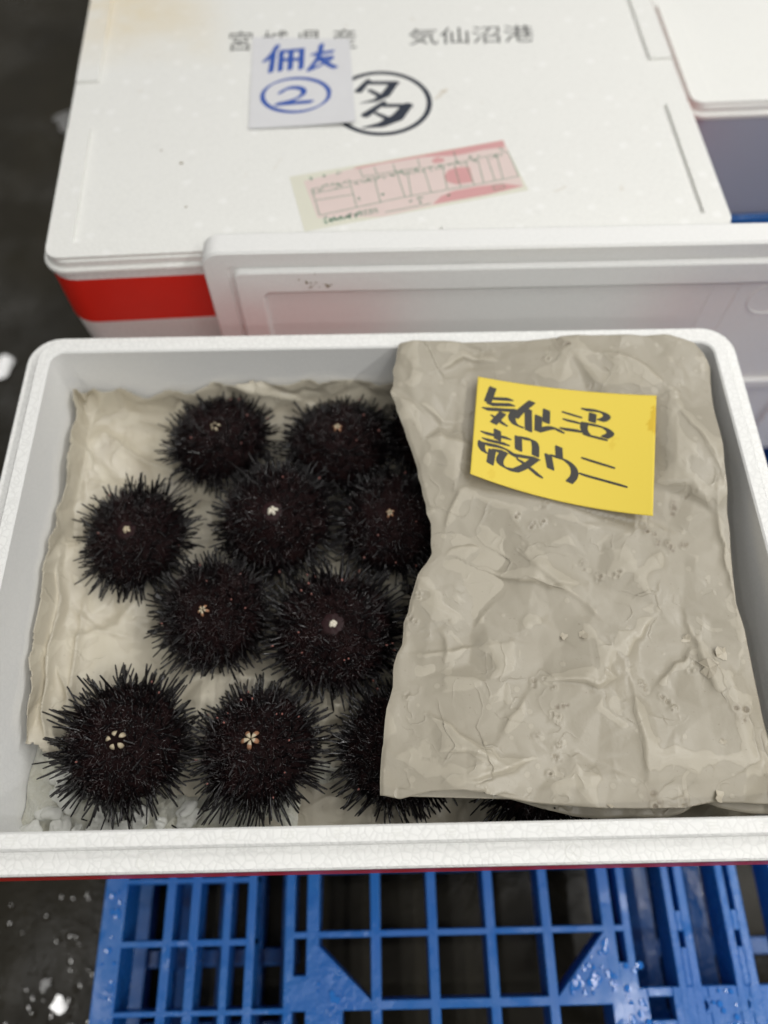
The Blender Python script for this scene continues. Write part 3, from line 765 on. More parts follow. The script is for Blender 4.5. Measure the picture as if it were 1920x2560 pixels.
# ------------------------------------------------------------------ writing: pen strokes as thin solid polygons
def hull(pts):
    pts = sorted(set((round(x, 5), round(y, 5)) for x, y in pts))
    def half(ps):
        h = []
        for p in ps:
            while len(h) > 1 and (h[-1][0] - h[-2][0]) * (p[1] - h[-2][1]) - (h[-1][1] - h[-2][1]) * (p[0] - h[-2][0]) <= 0: h.pop()
            h.append(p)
        return h[:-1]
    return half(pts) + half(pts[::-1])
def smooth_path(p, k=2):
    p = [tuple(q) for q in p]
    if len(p) < 3: return p
    for _ in range(k):
        q = [p[0]]
        for a, b in zip(p[:-1], p[1:]):
            q += [tuple(0.75 * u + 0.25 * w for u, w in zip(a, b)), tuple(0.25 * u + 0.75 * w for u, w in zip(a, b))]
        p = q + [p[-1]]
    return p
def nib_polys(strokes, nib, thin):
    """flat-nib pen: every segment becomes the hull of the nib swept along it"""
    nx, ny = nib
    ln = math.hypot(nx, ny)
    px, py = -ny / ln * thin, nx / ln * thin
    out = []
    for s in strokes:
        s = smooth_path(s)
        for a, b in zip(s[:-1], s[1:]):
            pts = []
            for q in (a, b):
                for i, j in ((1, .55), (1, -.55), (-1, .55), (-1, -.55), (.8, 1), (-.8, 1), (.8, -1), (-.8, -1)):
                    pts.append((q[0] + nx * i + px * j, q[1] + ny * i + py * j))
            out.append(hull(pts))
    return out
def taper_polys(strokes):
    out = []
    for s in strokes:
        for a, b in zip(s[:-1], s[1:]):
            pts = []
            for q in (a, b):
                for k in range(8):
                    pts.append((q[0] + q[2] * math.cos(k * math.pi / 4), q[1] + 0.8 * q[2] * math.sin(k * math.pi / 4)))
            out.append(hull(pts))
    return out
def line_polys(lines, w):
    out = []
    for s in lines:
        for a, b in zip(s[:-1], s[1:]):
            dx, dy = b[0] - a[0], b[1] - a[1]
            l = math.hypot(dx, dy) or 1
            ox, oy = -dy / l * w, dx / l * w
            out.append([(a[0] + ox, a[1] + oy), (b[0] + ox, b[1] + oy), (b[0] - ox, b[1] - oy), (a[0] - ox, a[1] - oy)])
    return out
def flat_polys(mb, polys, z, dz=0.0006):
    for i, p in enumerate(polys):
        a = sum(p[j][0] * p[(j + 1) % len(p)][1] - p[(j + 1) % len(p)][0] * p[j][1] for j in range(len(p)))
        if a < 0: p = p[::-1]
        mb.add([(x, y, z + dz * (i % 12)) for x, y in p], [tuple(range(len(p)))])

ca, sa = math.cos(-RZB), math.sin(-RZB)
def to_lid(p):                                             # world cm -> local to the lettered lid
    x, y = p[0] - bc[0], p[1] - bc[1]
    return ((x * ca - y * sa) / 1.03, x * sa + y * ca)
def lidp(polys): return [[to_lid(q) for q in p] for p in polys]
PAN = 0.405                                                # lid panel height in the lid's own frame

# round printed mark
em = MB()
ex, ey = to_lid(EMBLEM_CENTRE)
n = 96
ring = []
for i in range(n):
    t = 2 * math.pi * i / n
    for q in (EMBLEM_R, EMBLEM_R - 0.52): ring.append((ex + q * math.cos(t), ey + q * math.sin(t), PAN))
em.add(ring, [(2 * i, (2 * i + 2) % (2 * n), (2 * i + 3) % (2 * n), 2 * i + 1) for i in range(n)])
tp = []
for s in EMBLEM_STROKES:
    tp.append([(*to_lid(q[:2]), q[2] * 1.9) for q in s])
flat_polys(em, taper_polys(tp), PAN + 0.002)
em.build('printed_emblem', M['ink_navy'], lid_b)

def text_mesh(body, name, mat, parent, corners, z):
    """corners: bottom-left, bottom-right, top-left, top-right, in lid coordinates"""
    cu = bpy.data.curves.new(name, 'FONT')
    cu.body = body
    cu.resolution_u = 3
    o = bpy.data.objects.new(name, cu)
    COL.objects.link(o)
    dg = bpy.context.evaluated_depsgraph_get()
    me = bpy.data.meshes.new_from_object(o.evaluated_get(dg))
    COL.objects.unlink(o)
    bpy.data.objects.remove(o)
    xs = [v.co.x for v in me.vertices]; ys = [v.co.y for v in me.vertices]
    x0, x1, y0, y1 = min(xs), max(xs), min(ys), max(ys)
    bl, br, tl, tr = corners
    for v in me.vertices:
        s, t = (v.co.x - x0) / (x1 - x0), (v.co.y - y0) / (y1 - y0)
        b = [(1 - s) * bl[k] + s * br[k] for k in (0, 1)]
        u = [(1 - s) * tl[k] + s * tr[k] for k in (0, 1)]
        v.co = (((1 - t) * b[0] + t * u[0]) / 100, ((1 - t) * b[1] + t * u[1]) / 100, z / 100)
    me.materials.clear()
    me.materials.append(mat)
    r = bpy.data.objects.new(name, me)
    COL.objects.link(r)
    r.parent = parent
    return r
def quad(t): return [to_lid(p) for p in (t[0][0], t[0][1], t[1][0], t[1][1])]
text_mesh('宮 城 県 産', 'printed_lettering', M['ink_grey'], lid_b, quad(TEXT_A), PAN)
text_mesh('気仙沼港', 'printed_lettering', M['ink_grey'], lid_b, quad(TEXT_B), PAN)
rnd = random.Random(3)
for cx, cy in ((-20.7, 62.4), (-18.8, 60.6), (-17.5, 55.6), (9.9, 57.2)):
    for _ in range(1):
        dk = MB()
        x, y = to_lid((cx + rnd.gauss(0, .25), cy + rnd.gauss(0, .25)))
        q = rnd.uniform(0.08, 0.22)
        flat_polys(dk, [[(x + q * rnd.uniform(.5, 1.2) * math.cos(k), y + q * rnd.uniform(.5, 1.2) * math.sin(k)) for k in (0, 1, 2, 3, 4, 5)]], PAN + 0.002)
        dk.build('dirt_speck', M['dirt'], lid_b)


def sheet(mb, corners, nx, ny, zf, thick):
    """thin solid sheet over a quad TL TR BR BL; zf(s, t) is its height"""
    tl, tr, br, bl = corners
    top, bot = [], []
    for j in range(ny + 1):
        for i in range(nx + 1):
            s, t = i / nx, j / ny
            x = (1 - t) * ((1 - s) * tl[0] + s * tr[0]) + t * ((1 - s) * bl[0] + s * br[0])
            y = (1 - t) * ((1 - s) * tl[1] + s * tr[1]) + t * ((1 - s) * bl[1] + s * br[1])
            z = zf(s, t)
            top.append((x, y, z)); bot.append((x, y, z - thick))
    N = len(top)
    f = []
    for j in range(ny):
        for i in range(nx):
            a = j * (nx + 1) + i
            f.append((a, a + nx + 1, a + nx + 2, a + 1))
            f.append((N + a, N + a + 1, N + a + nx + 2, N + a + nx + 1))
    edge = [i for i in range(nx + 1)] + [j * (nx + 1) + nx for j in range(1, ny + 1)] + [ny * (nx + 1) + i for i in range(nx - 1, -1, -1)] + [j * (nx + 1) for j in range(ny - 1, 0, -1)]
    for k in range(len(edge)):
        a, b = edge[k], edge[(k + 1) % len(edge)]
        f.append((a, b, N + b, N + a))
    mb.add(top + bot, f)

# white note with blue marker writing
LZ = LID_TOP
wn = empty('white_note', (WHITE_NOTE[3][0], WHITE_NOTE[3][1], LZ))
tag(wn, 'white paper note with blue brush characters and a circled number 2', 'note')
o0 = WHITE_NOTE[3]
loc = lambda p: (p[0] - o0[0], p[1] - o0[1])
def wz(s, t): return 0.10 + 0.35 * max(0, s - 0.75) ** 1.2 + 0.12 * t * abs(s - .5) + 0.25 * (t ** 6) * s
m = MB()
sheet(m, [loc(p) for p in WHITE_NOTE], 20, 20, wz, 0.03)
m.build('paper', M['note_white'], wn, smooth=True)
inv_c = [loc(p) for p in WHITE_NOTE]
def note_z(x, y):
    s = (x - inv_c[3][0]) / (inv_c[2][0] - inv_c[3][0]); t = 1 - (y - inv_c[3][1]) / (inv_c[0][1] - inv_c[3][1])
    return wz(min(1, max(0, s)), min(1, max(0, t)))
m = MB()
pl = nib_polys([[loc(q) for q in s] for s in BLUE_STROKES], (BLUE_NIB[0] * .75, BLUE_NIB[1] * .75), 0.14)
pl += nib_polys([[loc(q) for q in BLUE_RING]], (BLUE_NIB[0] * .6, BLUE_NIB[1] * .6), 0.10)
flat_polys(m, pl, 0)
m.v = [(x, y, z + note_z(x, y) + 0.006) for x, y, z in m.v]
m.build('blue_writing', M['ink_blue'], wn)

# pink shipping label
sl = empty('shipping_label', (LABEL_BACK[3][0], LABEL_BACK[3][1], LZ))
tag(sl, 'pale pink shipping label with green print, stuck askew on the foam lid', 'label')
o1 = LABEL_BACK[3]
lo = lambda ps: [(p[0] - o1[0], p[1] - o1[1]) for p in ps]
m = MB(); m.prism(lo(LABEL_BACK), 0.006, 0.022); m.build('backing', M['label_cream'], sl)
m = MB(); m.prism(lo(LABEL_PINK), 0.0225, 0.030); m.build('pink_form', M['label_pink'], sl)
m = MB(); flat_polys(m, [lo(p) for p in LABEL_ROSE], 0.034, 0.0); m.build('rose_print', M['label_rose'], sl)
m = MB(); flat_polys(m, line_polys([lo(p) for p in LABEL_LINES], 0.032), 0.038)
_l = lo(LABEL_LINES[0])
prnt = random.Random(12)
for (p, q) in zip(_l[:-1], _l[1:]):
    L_ = math.hypot(q[0] - p[0], q[1] - p[1])
    for k in range(int(L_ / 0.42)):
        if prnt.random() < 0.3: continue
        t = (k + 0.5) * 0.42 / L_
        x, y = p[0] + (q[0] - p[0]) * t, p[1] + (q[1] - p[1]) * t - prnt.choice((-0.22, 0.35, 0.35))
        for _ in range(2):
            dx, dy = prnt.uniform(-.1, .1), prnt.uniform(-.12, .12)
            flat_polys(m, line_polys([[(x + dx - .09, y + dy - .02), (x + dx + .09, y + dy + .03)]], 0.04), 0.039)
rnd = random.Random(5)
for x, y in lo(LABEL_DABS):
    for _ in range(3):
        q = rnd.uniform(0.07, 0.16)
        xx, yy = x + rnd.uniform(-.16, .16), y + rnd.uniform(-.16, .16)
        ang = rnd.uniform(-0.3, 0.9)
        flat_polys(m, line_polys([[(xx - q * math.cos(ang), yy - q * math.sin(ang)), (xx + q * math.cos(ang), yy + q * math.sin(ang))]], 0.05), 0.040)
a, b = lo(LABEL_TEXT)
for i in range(6):                                        # illegible first characters of the green line
    t = (i + 0.5) / 10
    cx, cy = a[0] + t * (b[0] - a[0]), a[1] + t * (b[1] - a[1]) + 0.1
    for _ in range(5):
        ang = rnd.choice((0.2, 1.7, 0.9)); q = rnd.uniform(0.12, 0.26)
        xx, yy = cx + rnd.uniform(-.15, .15), cy + rnd.uniform(-.2, .2)
        flat_polys(m, line_polys([[(xx - q * math.cos(ang), yy - q * math.sin(ang)), (xx + q * math.cos(ang), yy + q * math.sin(ang))]], 0.045), 0.040)
m.build('green_print', M['ink_green'], sl)
d = np.array(b) - np.array(a); d /= np.hypot(*d); nrm = np.array([-d[1], d[0]])
s0 = np.array(a) + 0.6 * (np.array(b) - np.array(a)) - nrm * 0.2
s1 = np.array(b) - nrm * 0.2
text_mesh('株式会社', 'company_print', M['ink_green'], sl, [tuple(s0), tuple(s1), tuple(s0 + nrm * 0.75), tuple(s1 + nrm * 0.75)], 0.042)
# ------------------------------------------------------------------ crumpled paper sheets
def facets(us, vs, spacing, amp, seed):
    """creased-paper relief: random heights over a Delaunay mesh, linear inside each facet"""
    rg = np.random.default_rng(seed)
    u0, u1, v0, v1 = us[0] - 2 * spacing, us[-1] + 2 * spacing, vs[0] - 2 * spacing, vs[-1] + 2 * spacing
    pts = []
    for a in np.arange(u0, u1, spacing):
        for b in np.arange(v0, v1, spacing):
            pts.append((a + rg.uniform(-.48, .48) * spacing, b + rg.uniform(-.48, .48) * spacing))
    hz = rg.normal(0, amp, len(pts))
    res = geometry.delaunay_2d_cdt([Vector(p) for p in pts], [], [], 0, 1e-6)
    vv, ff, orig = res[0], res[2], res[3]
    H = np.zeros((len(us), len(vs)))
    for tri in ff:
        P = [(vv[i].x, vv[i].y) for i in tri]
        h = [hz[orig[i][0]] if orig[i] else 0 for i in tri]
        a0, a1 = np.searchsorted(us, [min(p[0] for p in P) - 1e-6, max(p[0] for p in P) + 1e-6])
        b0, b1 = np.searchsorted(vs, [min(p[1] for p in P) - 1e-6, max(p[1] for p in P) + 1e-6])
        if a1 <= a0 or b1 <= b0: continue
        U, V = np.meshgrid(us[a0:a1], vs[b0:b1], indexing='ij')
        (x1, y1), (x2, y2), (x3, y3) = P
        den = (y2 - y3) * (x1 - x3) + (x3 - x2) * (y1 - y3)
        if abs(den) < 1e-9: continue
        l1 = ((y2 - y3) * (U - x3) + (x3 - x2) * (V - y3)) / den
        l2 = ((y3 - y1) * (U - x3) + (x1 - x3) * (V - y3)) / den
        l3 = 1 - l1 - l2
        k = (l1 >= -1e-6) & (l2 >= -1e-6) & (l3 >= -1e-6)
        sub = H[a0:a1, b0:b1]
        sub[k] = (l1 * h[0] + l2 * h[1] + l3 * h[2])[k]
    return H
def blur(H, n):
    for _ in range(n):
        P = np.pad(H, 1, mode='edge')
        H = (P[:-2, 1:-1] + P[2:, 1:-1] + P[1:-1, :-2] + P[1:-1, 2:] + 2 * H) / 6
    return H
def poly_dist(X, Y, pts):
    D = np.full(X.shape, 1e9); S = np.zeros(X.shape); Tt = np.zeros(X.shape)
    L = len(pts) - 1
    for i in range(L):
        (ax, ay), (bx_, by_) = pts[i], pts[i + 1]
        dx, dy = bx_ - ax, by_ - ay
        t = np.clip(((X - ax) * dx + (Y - ay) * dy) / (dx * dx + dy * dy), 0, 1)
        ex_, ey_ = X - ax - t * dx, Y - ay - t * dy
        d = np.hypot(ex_, ey_)
        k = d < D
        D[k] = d[k]; S[k] = np.sign(dx * ey_ - dy * ex_)[k]; Tt[k] = ((i + t) / L)[k]
    return D, S, Tt
def grid_obj(name, P, mat, parent=None, keep=None, thick=0.03, attrs=None, loc=(0, 0, 0)):
    """P: (nu, nv, 3) grid in cm, relative to loc"""
    nu, nv = P.shape[:2]
    idx = np.arange(nu * nv).reshape(nu, nv)
    q = np.stack([idx[:-1, :-1], idx[1:, :-1], idx[1:, 1:], idx[:-1, 1:]], -1).reshape(-1, 4)
    if keep is not None:
        k = (keep[:-1, :-1] & keep[1:, :-1] & keep[1:, 1:] & keep[:-1, 1:]).reshape(-1)
        q = q[k]
        used = np.unique(q)
        remap = np.full(nu * nv, -1); remap[used] = np.arange(len(used))
        V = P.reshape(-1, 3)[used]; q = remap[q]
        at = {n: a.reshape(-1)[used] for n, a in (attrs or {}).items()}
    else:
        V = P.reshape(-1, 3); at = {n: a.reshape(-1) for n, a in (attrs or {}).items()}
    me = bpy.data.meshes.new(name)
    me.from_pydata((V / 100.0).tolist(), [], q.tolist())
    me.polygons.foreach_set('use_smooth', [True] * len(me.polygons))
    for n in ('stain', 'wear', 'pale'):
        a = me.attributes.new(n, 'FLOAT', 'POINT')
        a.data.foreach_set('value', np.clip(at.get(n, np.zeros(len(V))), 0, 1).astype(np.float32))
    me.materials.append(mat)
    me.update()
    o = bpy.data.objects.new(name, me)
    COL.objects.link(o)
    if parent: o.parent = parent
    else: o.location = W(loc)
    md = o.modifiers.new('thickness', 'SOLIDIFY')
    md.thickness, md.offset = thick / 100, -1
    return o

# --- lining paper on the ice, turned up at the back and left walls
def wall_in(z): return 2.46 + 0.0635 * np.abs(z)          # how far the box wall stands in at depth z
def make_liner():
    us = np.arange(-31.5, 27.0, 0.14)
    vs = np.arange(2.9, 46.5, 0.14)
    U, V = np.meshgrid(us, vs, indexing='ij')
    rg = np.random.default_rng(2)
    h = 0.0
    h = facets(us, vs, 6.0, 0.62, 11) + facets(us, vs, 2.9, 0.46, 12)
    fine = facets(us, vs, 1.15, 0.11, 13)
    h = blur(h, 1) + blur(fine, 1)
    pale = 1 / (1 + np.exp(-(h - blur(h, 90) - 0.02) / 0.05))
    # crushed ring of folds at the edges
    zf = -8.85
    left, back = -26.7, 2 * BY - 3.05
    R = 4.6
    def bend(d):                                           # d: distance beyond the start of the bend -> (along, up)
        a = np.clip(d / R, 0, math.pi / 2 * 0.93)
        al = R * np.sin(a); up = R * (1 - np.cos(a))
        rest = np.maximum(d - R * math.pi / 2 * 0.93, 0)
        return al + rest * math.cos(math.pi / 2 * 0.93), up + rest * math.sin(math.pi / 2 * 0.93)
    dl = np.maximum((left + R) - U, 0); db = np.maximum(V - (back - R), 0)
    xl, ul = bend(dl); yb, ub = bend(db)
    X = np.where(dl > 0, left + R - xl, U)
    Y = np.where(db > 0, back - R + yb, V)
    up = np.hypot(ul, ub) * 0.96
    Z = zf + up
    # the crumple acts along the surface normal, roughly
    wl = np.clip(ul / 2.5, 0, 1); wb = np.clip(ub / 2.5, 0, 1)
    flat = (1 - wl) * (1 - wb)
    Z = Z + h * (0.35 + 0.65 * flat) + 0.25 * np.sin(U * 0.5 + 1) * flat
    X = X + np.abs(h) * wl * 0.35 + 0.0
    Y = Y - np.abs(h) * wb * 0.75
    # soft slope up to the left wall and drape folds running from the back left corner
    ramp = np.clip((-19.5 - U) / 7.0, 0, 1) ** 1.6 * np.clip((V - 6) / 7, 0, 1)
    Z = Z + 1.7 * ramp * flat
    for pts, amp, wd in ((((-25, 36), (-21, 33.5), (-17, 32)), 0.8, 0.55), (((-26, 31), (-22.5, 30.5), (-19, 31.5)), 0.6, 0.5),
                         (((-26, 28), (-23, 29.2), (-18, 30.5)), 0.5, 0.5), (((-22, 38), (-19, 37.2), (-15, 39)), 0.7, 0.5),
                         (((-26, 20), (-23, 18), (-20, 17.5)), 0.45, 0.4), (((-26, 15), (-24.3, 12.5), (-23.5, 9.5)), 0.7, 0.4),
                         (((-24.6, 20), (-24.4, 15), (-24.6, 11)), 0.6, 0.35), (((-27.6, 24), (-27.0, 17), (-26.6, 12), (-25.2, 8.6)), 1.0, 0.4), (((-25.4, 10.5), (-24.4, 8.6), (-22.4, 7.9)), 0.8, 0.35), (((-19, 16), (-18, 14.5), (-17.4, 13)), 0.3, 0.3),
                         (((-5, 12), (-2, 11), (0, 12.5)), 0.35, 0.4), (((-7, 4.2), (-3, 6), (0, 5)), 0.3, 0.35), (((-16, 23.5), (-14.5, 22.5), (-13, 23.5)), 0.4, 0.35)):
        D, S, Tt = poly_dist(U, V, pts)
        env = np.sin(np.clip(Tt, 0.03, 0.97) * math.pi) ** 0.5
        Z = Z + amp * env * np.exp(-D / (wd * 0.75)) * (1 - 0.35 * (S > 0) * np.exp(-D / 0.5))
    # stay inside the walls
    X = np.maximum(X, -(BX - wall_in(Z)) + 0.1)
    Y = np.minimum(Y, 2 * BY - wall_in(Z) - 0.1)
    Y = np.maximum(Y, wall_in(Z) + 0.1)
    # torn outline
    rag = 0.30 * facets(us, vs, 1.3, 0.7, 21) + 0.55 * facets(us, vs, 4.0, 0.8, 22)
    ztop_l = np.interp(V, [3, 8, 11, 15, 20, 26, 32, 38], [-6.8, -6.2, -5.2, -4.6, -4.2, -4.1, -3.9, -3.5])
    ztop_b = np.interp(U, [-27, -23, -21, -18, -14, -9, -5, 0, 27], [-3.6, -4.6, -5.0, -3.9, -3.4, -4.0, -3.9, -3.7, -3.7])
    keep = (Z < np.where(ul > ub, ztop_l, ztop_b) + rag * 0.9)
    edge_f = np.interp(U, [-31, -25.7, -23.6, -20, -16.0, -12, -8, -3, 3, 27], [9.0, 8.6, 7.6, 6.4, 5.2, 4.3, 3.3, 2.4, 2, 2])
    keep &= V > edge_f + rag
    stain = 0.16 * np.clip(facets(us, vs, 3.0, 1.0, 31) - 1.3, 0, 1)
    for cx, cy, r, a in ((-21.5, 33, 1.3, .16), (-24.5, 34.5, 1.0, .2), (-8, 38.5, 1.2, .2), (-14, 39, 1, .15)):
        stain = np.maximum(stain, a * np.exp(-((U - cx) ** 2 + (V - cy) ** 2) / r ** 2))
    P = np.stack([X, Y - YF, Z], -1)
    o = grid_obj('lining_paper', P, M['kraft_wet'], keep=keep, attrs={'stain': blur(stain, 2), 'pale': pale}, loc=(0, YF, 0))
    tag(o, 'damp crumpled tan lining paper under the sea urchins, turned up at the box walls', 'paper')
    return o
make_liner()

# --- folded cover sheet on the right half
COVER_RIGHT[-1] = [25.75, 6.2]; COVER_RIGHT[-2] = [25.6, 12.1]; COVER_FRONT[-1] = [26.1, 3.45]
CL, CR_, CB, CF = [np.array(a) for a in (COVER_LEFT, COVER_RIGHT, COVER_BACK, COVER_FRONT)]
def cover_z0(y): return np.interp(y, [2, 4, 12, 20, 27, 36, 38.8, 40], [-2.9, -2.8, -2.2, -1.5, -0.8, 0.0, 0.35, 0.55])
def along(poly, t):
    d = np.concatenate([[0], np.cumsum(np.hypot(*np.diff(poly, axis=0).T))]); d /= d[-1]
    return np.stack([np.interp(t, d, poly[:, 0]), np.interp(t, d, poly[:, 1])], -1)
def cover_field(x, y):
    """relief of the cover sheet above cover_z0; filled in below"""
    i = np.clip(np.searchsorted(CVX, x) , 1, len(CVX) - 1); j = np.clip(np.searchsorted(CVY, y), 1, len(CVY) - 1)
    return CVH[i, j]
CVX = np.arange(-4, 30, 0.12)
CVY = np.arange(1, 42, 0.12)
_X, _Y = np.meshgrid(CVX, CVY, indexing='ij')
CVH = blur(facets(CVX, CVY, 6.5, 0.48, 41), 4) + blur(facets(CVX, CVY, 3.2, 0.22, 42), 1) + 0.5 * facets(CVX, CVY, 2.2, 0.10, 45) + facets(CVX, CVY, 1.2, 0.042, 43)
rg = np.random.default_rng(77)
CV_ST = np.zeros_like(CVH); CV_WEAR = np.zeros_like(CVH)
for pts, amp in COVER_CREASES:
    # jagged, uneven crease
    pts = [np.array(p) for p in pts]
    fine = []
    for a, b in zip(pts[:-1], pts[1:]):
        n_ = max(2, int(np.hypot(*(b - a)) / 0.7))
        for k in range(n_): fine.append(a + (b - a) * k / n_ + rg.normal(0, 0.09, 2))
    fine.append(pts[-1])
    D, S, Tt = poly_dist(_X, _Y, fine)
    env = np.sin(np.clip(Tt, 0.02, 0.98) * math.pi) ** 0.6
    sgn = 1 if rg.random() < 0.7 else -1
    CVH += amp * env * np.where(S * sgn > 0, np.exp(-D / 1.2), np.exp(-D / 0.16)) * 1.5
    CV_WEAR = np.maximum(CV_WEAR, 0.22 * env * np.exp(-(D / 0.12) ** 2))
for x, y, r, kind in COVER_SPOTS:
    # spine punctures: little lipped holes, some brown
    for _ in range(4 if kind != 1 else 3):
        ax, ay = x + rg.normal(0, 0.28 * r + 0.05), y + rg.normal(0, 0.28 * r + 0.05)
        q = rg.uniform(0.10, 0.22) * (0.7 + 0.6 * r)
        D = np.hypot(_X - ax, (_Y - ay) * 1.25)
        CVH += 0.10 * np.exp(-((D - q) / 0.09) ** 2) * rg.uniform(.5, 1.3) - 0.16 * np.exp(-(D / (q * 0.8)) ** 2)
        st = {0: 0.28, 1: 0.85, 2: 0.5}[kind] * rg.uniform(0.4, 1.1)
        CV_ST = np.maximum(CV_ST, st * np.exp(-(D / (q * (0.65 if kind != 2 else 1.1))) ** 2))
    if kind == 2:
        D = np.hypot(_X - x, _Y - y)
        CV_ST = np.maximum(CV_ST, 0.16 * np.exp(-(D / (0.6 * r)) ** 2))
# the sheet is pressed down where the yellow note lies
_C = np.array(NOTE_CORNERS)
_D, _S, _T = poly_dist(_X, _Y, [tuple(c[:2]) for c in list(_C) + [_C[0]]])
_in = np.ones(_X.shape, bool)
for _i in range(4):
    _a, _b = _C[_i, :2], _C[(_i + 1) % 4, :2]
    _in &= ((_b[0] - _a[0]) * (_Y - _a[1]) - (_b[1] - _a[1]) * (_X - _a[0])) < 0
_k = np.where(_in, 1.0, np.clip(1 - _D / 1.6, 0, 1) * 0.8)
CVH = CVH * (1 - 0.85 * _k) - 0.22 * np.where(_in, 1.0, np.clip(1 - _D / 1.2, 0, 1))
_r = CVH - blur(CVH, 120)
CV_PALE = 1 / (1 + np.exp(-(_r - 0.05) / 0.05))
def make_cover():
    root = empty('cover_paper', (12.0, YF, 0))
    tag(root, 'folded sheet of grey brown paper covering the right half of the urchins', 'paper')
    o_ = np.array([12.0, YF, 0.0])
    nt, ns = 340, 260
    t = np.linspace(0, 1, nt)
    s = np.linspace(0, 1, ns)
    Lc = along(CL, t); Rc = along(np.vstack([[CF[-1]], CR_[::-1], [CB[-1]]]), t)
    Fc, Bc = along(CF, s), along(CB, s)
    jg = np.random.default_rng(5)
    kn = np.linspace(0, 1, 46)
    Lc = Lc + np.stack([np.interp(t, kn, jg.normal(0, 0.08, 46)), np.zeros(nt)], -1) * np.minimum(1, np.minimum(t, 1 - t) * 12)[:, None]
    S, T_ = np.meshgrid(s, t, indexing='ij')
    XY = ((1 - S)[..., None] * Lc[None] + S[..., None] * Rc[None] + (1 - T_)[..., None] * Fc[:, None] + T_[..., None] * Bc[:, None]
          - ((1 - S) * (1 - T_))[..., None] * CF[0] - (S * (1 - T_))[..., None] * CF[-1] - ((1 - S) * T_)[..., None] * CB[0] - (S * T_)[..., None] * CB[-1])
    X, Y = XY[..., 0], XY[..., 1]
    fx = np.clip((X - CVX[0]) / 0.12, 0, len(CVX) - 1.001); fy_ = np.clip((Y - CVY[0]) / 0.12, 0, len(CVY) - 1.001)
    i, j = fx.astype(int), fy_.astype(int); ax, ay = fx - i, fy_ - j
    def bil(A): return (A[i, j] * (1 - ax) * (1 - ay) + A[i + 1, j] * ax * (1 - ay) + A[i, j + 1] * (1 - ax) * ay + A[i + 1, j + 1] * ax * ay)
    Hh, ST, WE, PA = bil(CVH), bil(CV_ST), bil(CV_WEAR), bil(CV_PALE)
    wid = np.hypot(Rc[:, 0] - Lc[:, 0], Rc[:, 1] - Lc[:, 1])[None]
    dl = S * wid; dr = (1 - S) * wid
    roll = np.clip(1 - dl / (0.25 + 0.6 * np.sin(t * 9)[None] ** 4), 0, 1)
    Z = cover_z0(Y) + Hh - 0.14 * roll ** 2 - 0.12 * np.clip(1 - dr / 3.0, 0, 1)
    # the near edge lifts into a shallow arch
    df = np.maximum(Y - np.interp(X, CF[:, 0], CF[:, 1]), 0)
    Z += 0.5 * np.exp(-((X - 4.6) / 2.0) ** 2) * np.exp(-df / 1.5) + 0.25 * np.exp(-((X - 17) / 3.0) ** 2) * np.exp(-df / 1.2)
    # back edge rests on the rim
    on_rim = np.clip((Y - (2 * BY - 2.9)) / 0.4, 0, 1)
    Z = np.where(on_rim > 0, np.maximum(Z, 0.10 + 0.25 * on_rim), Z)
    top = np.stack([X, Y, Z], -1)
    # continue around the left fold to the layer underneath
    nf = 14
    fold = []
    rad = 0.035 + 0.012 * np.sin(t * 21)
    dirv = (Rc - Lc) / np.hypot(*(Rc - Lc).T)[:, None]
    for k in range(1, nf + 1):
        a = math.pi * k / nf
        p = top[0].copy()
        p[:, :2] -= dirv * (rad * math.sin(a))[:, None] if False else dirv * (rad * np.sin(a))[:, None]
        p[:, 2] -= rad * (1 - math.cos(a))
        fold.append(p)
    under = []
    for k in range(1, 30):
        d = 9.0 * k / 29
        p = fold[-1].copy()
        p[:, :2] += dirv * d
        p[:, 2] = np.minimum(p[:, 2] + 0.10 * d * 0 , 99) + 0.05 * np.sin(d * 2 + t * 9) + (cover_z0(p[:, 1]) - cover_z0(fold[-1][:, 1]))
        p[:, 2] = np.minimum(p[:, 2], cover_z0(p[:, 1]) - 0.30 - 0.06 * d)
        under.append(p)
    G = np.concatenate([np.stack(under[::-1] + fold[::-1]), top]) - o_
    pad = np.zeros((len(under) + len(fold), nt))
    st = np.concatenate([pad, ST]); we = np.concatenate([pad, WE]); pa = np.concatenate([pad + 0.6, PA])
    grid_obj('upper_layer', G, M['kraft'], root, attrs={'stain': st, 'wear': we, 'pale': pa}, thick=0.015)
    # second layer peeking out below the near edge
    us = np.linspace(3.0, 25.9, 150); vs = np.linspace(0, 12, 60)
    U, V = np.meshgrid(us, vs, indexing='ij')
    fy = np.interp(U, CF[:, 0], CF[:, 1]) - np.interp(U, [3, 7, 9.5, 12, 14, 16, 18, 19.5, 20.6, 22, 24, 26], [-0.5, -0.3, 0.05, 0.42, 0.5, 0.38, 0.45, 0.2, -0.25, 0.3, 0.55, 0.6])
    yy = fy + V
    Z2 = cover_z0(yy) - 1.15 + 0.12 * np.sin(U * 0.9) + 0.1 * np.sin(U * 2.3 + 1)
    Z2 += 0.3 * np.exp(-((U - 4.6) / 2.0) ** 2) * np.exp(-V / 1.5)
    yy = np.maximum(yy, wall_in(Z2) + 0.12)
    Z2 += blur(facets(us, vs, 2.5, 0.10, 66), 3)
    keep2 = (U > 3.0 + 0.4 * np.sin(V * 3)) & (U < np.interp(yy, CR_[::-1, 1], CR_[::-1, 0]) - 0.35 * np.clip((V - 0.8), 0, 1) - 0.02)
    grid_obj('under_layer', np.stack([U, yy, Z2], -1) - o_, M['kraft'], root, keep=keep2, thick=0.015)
    # torn flaps standing off the surface
    rr_ = np.random.default_rng(9)
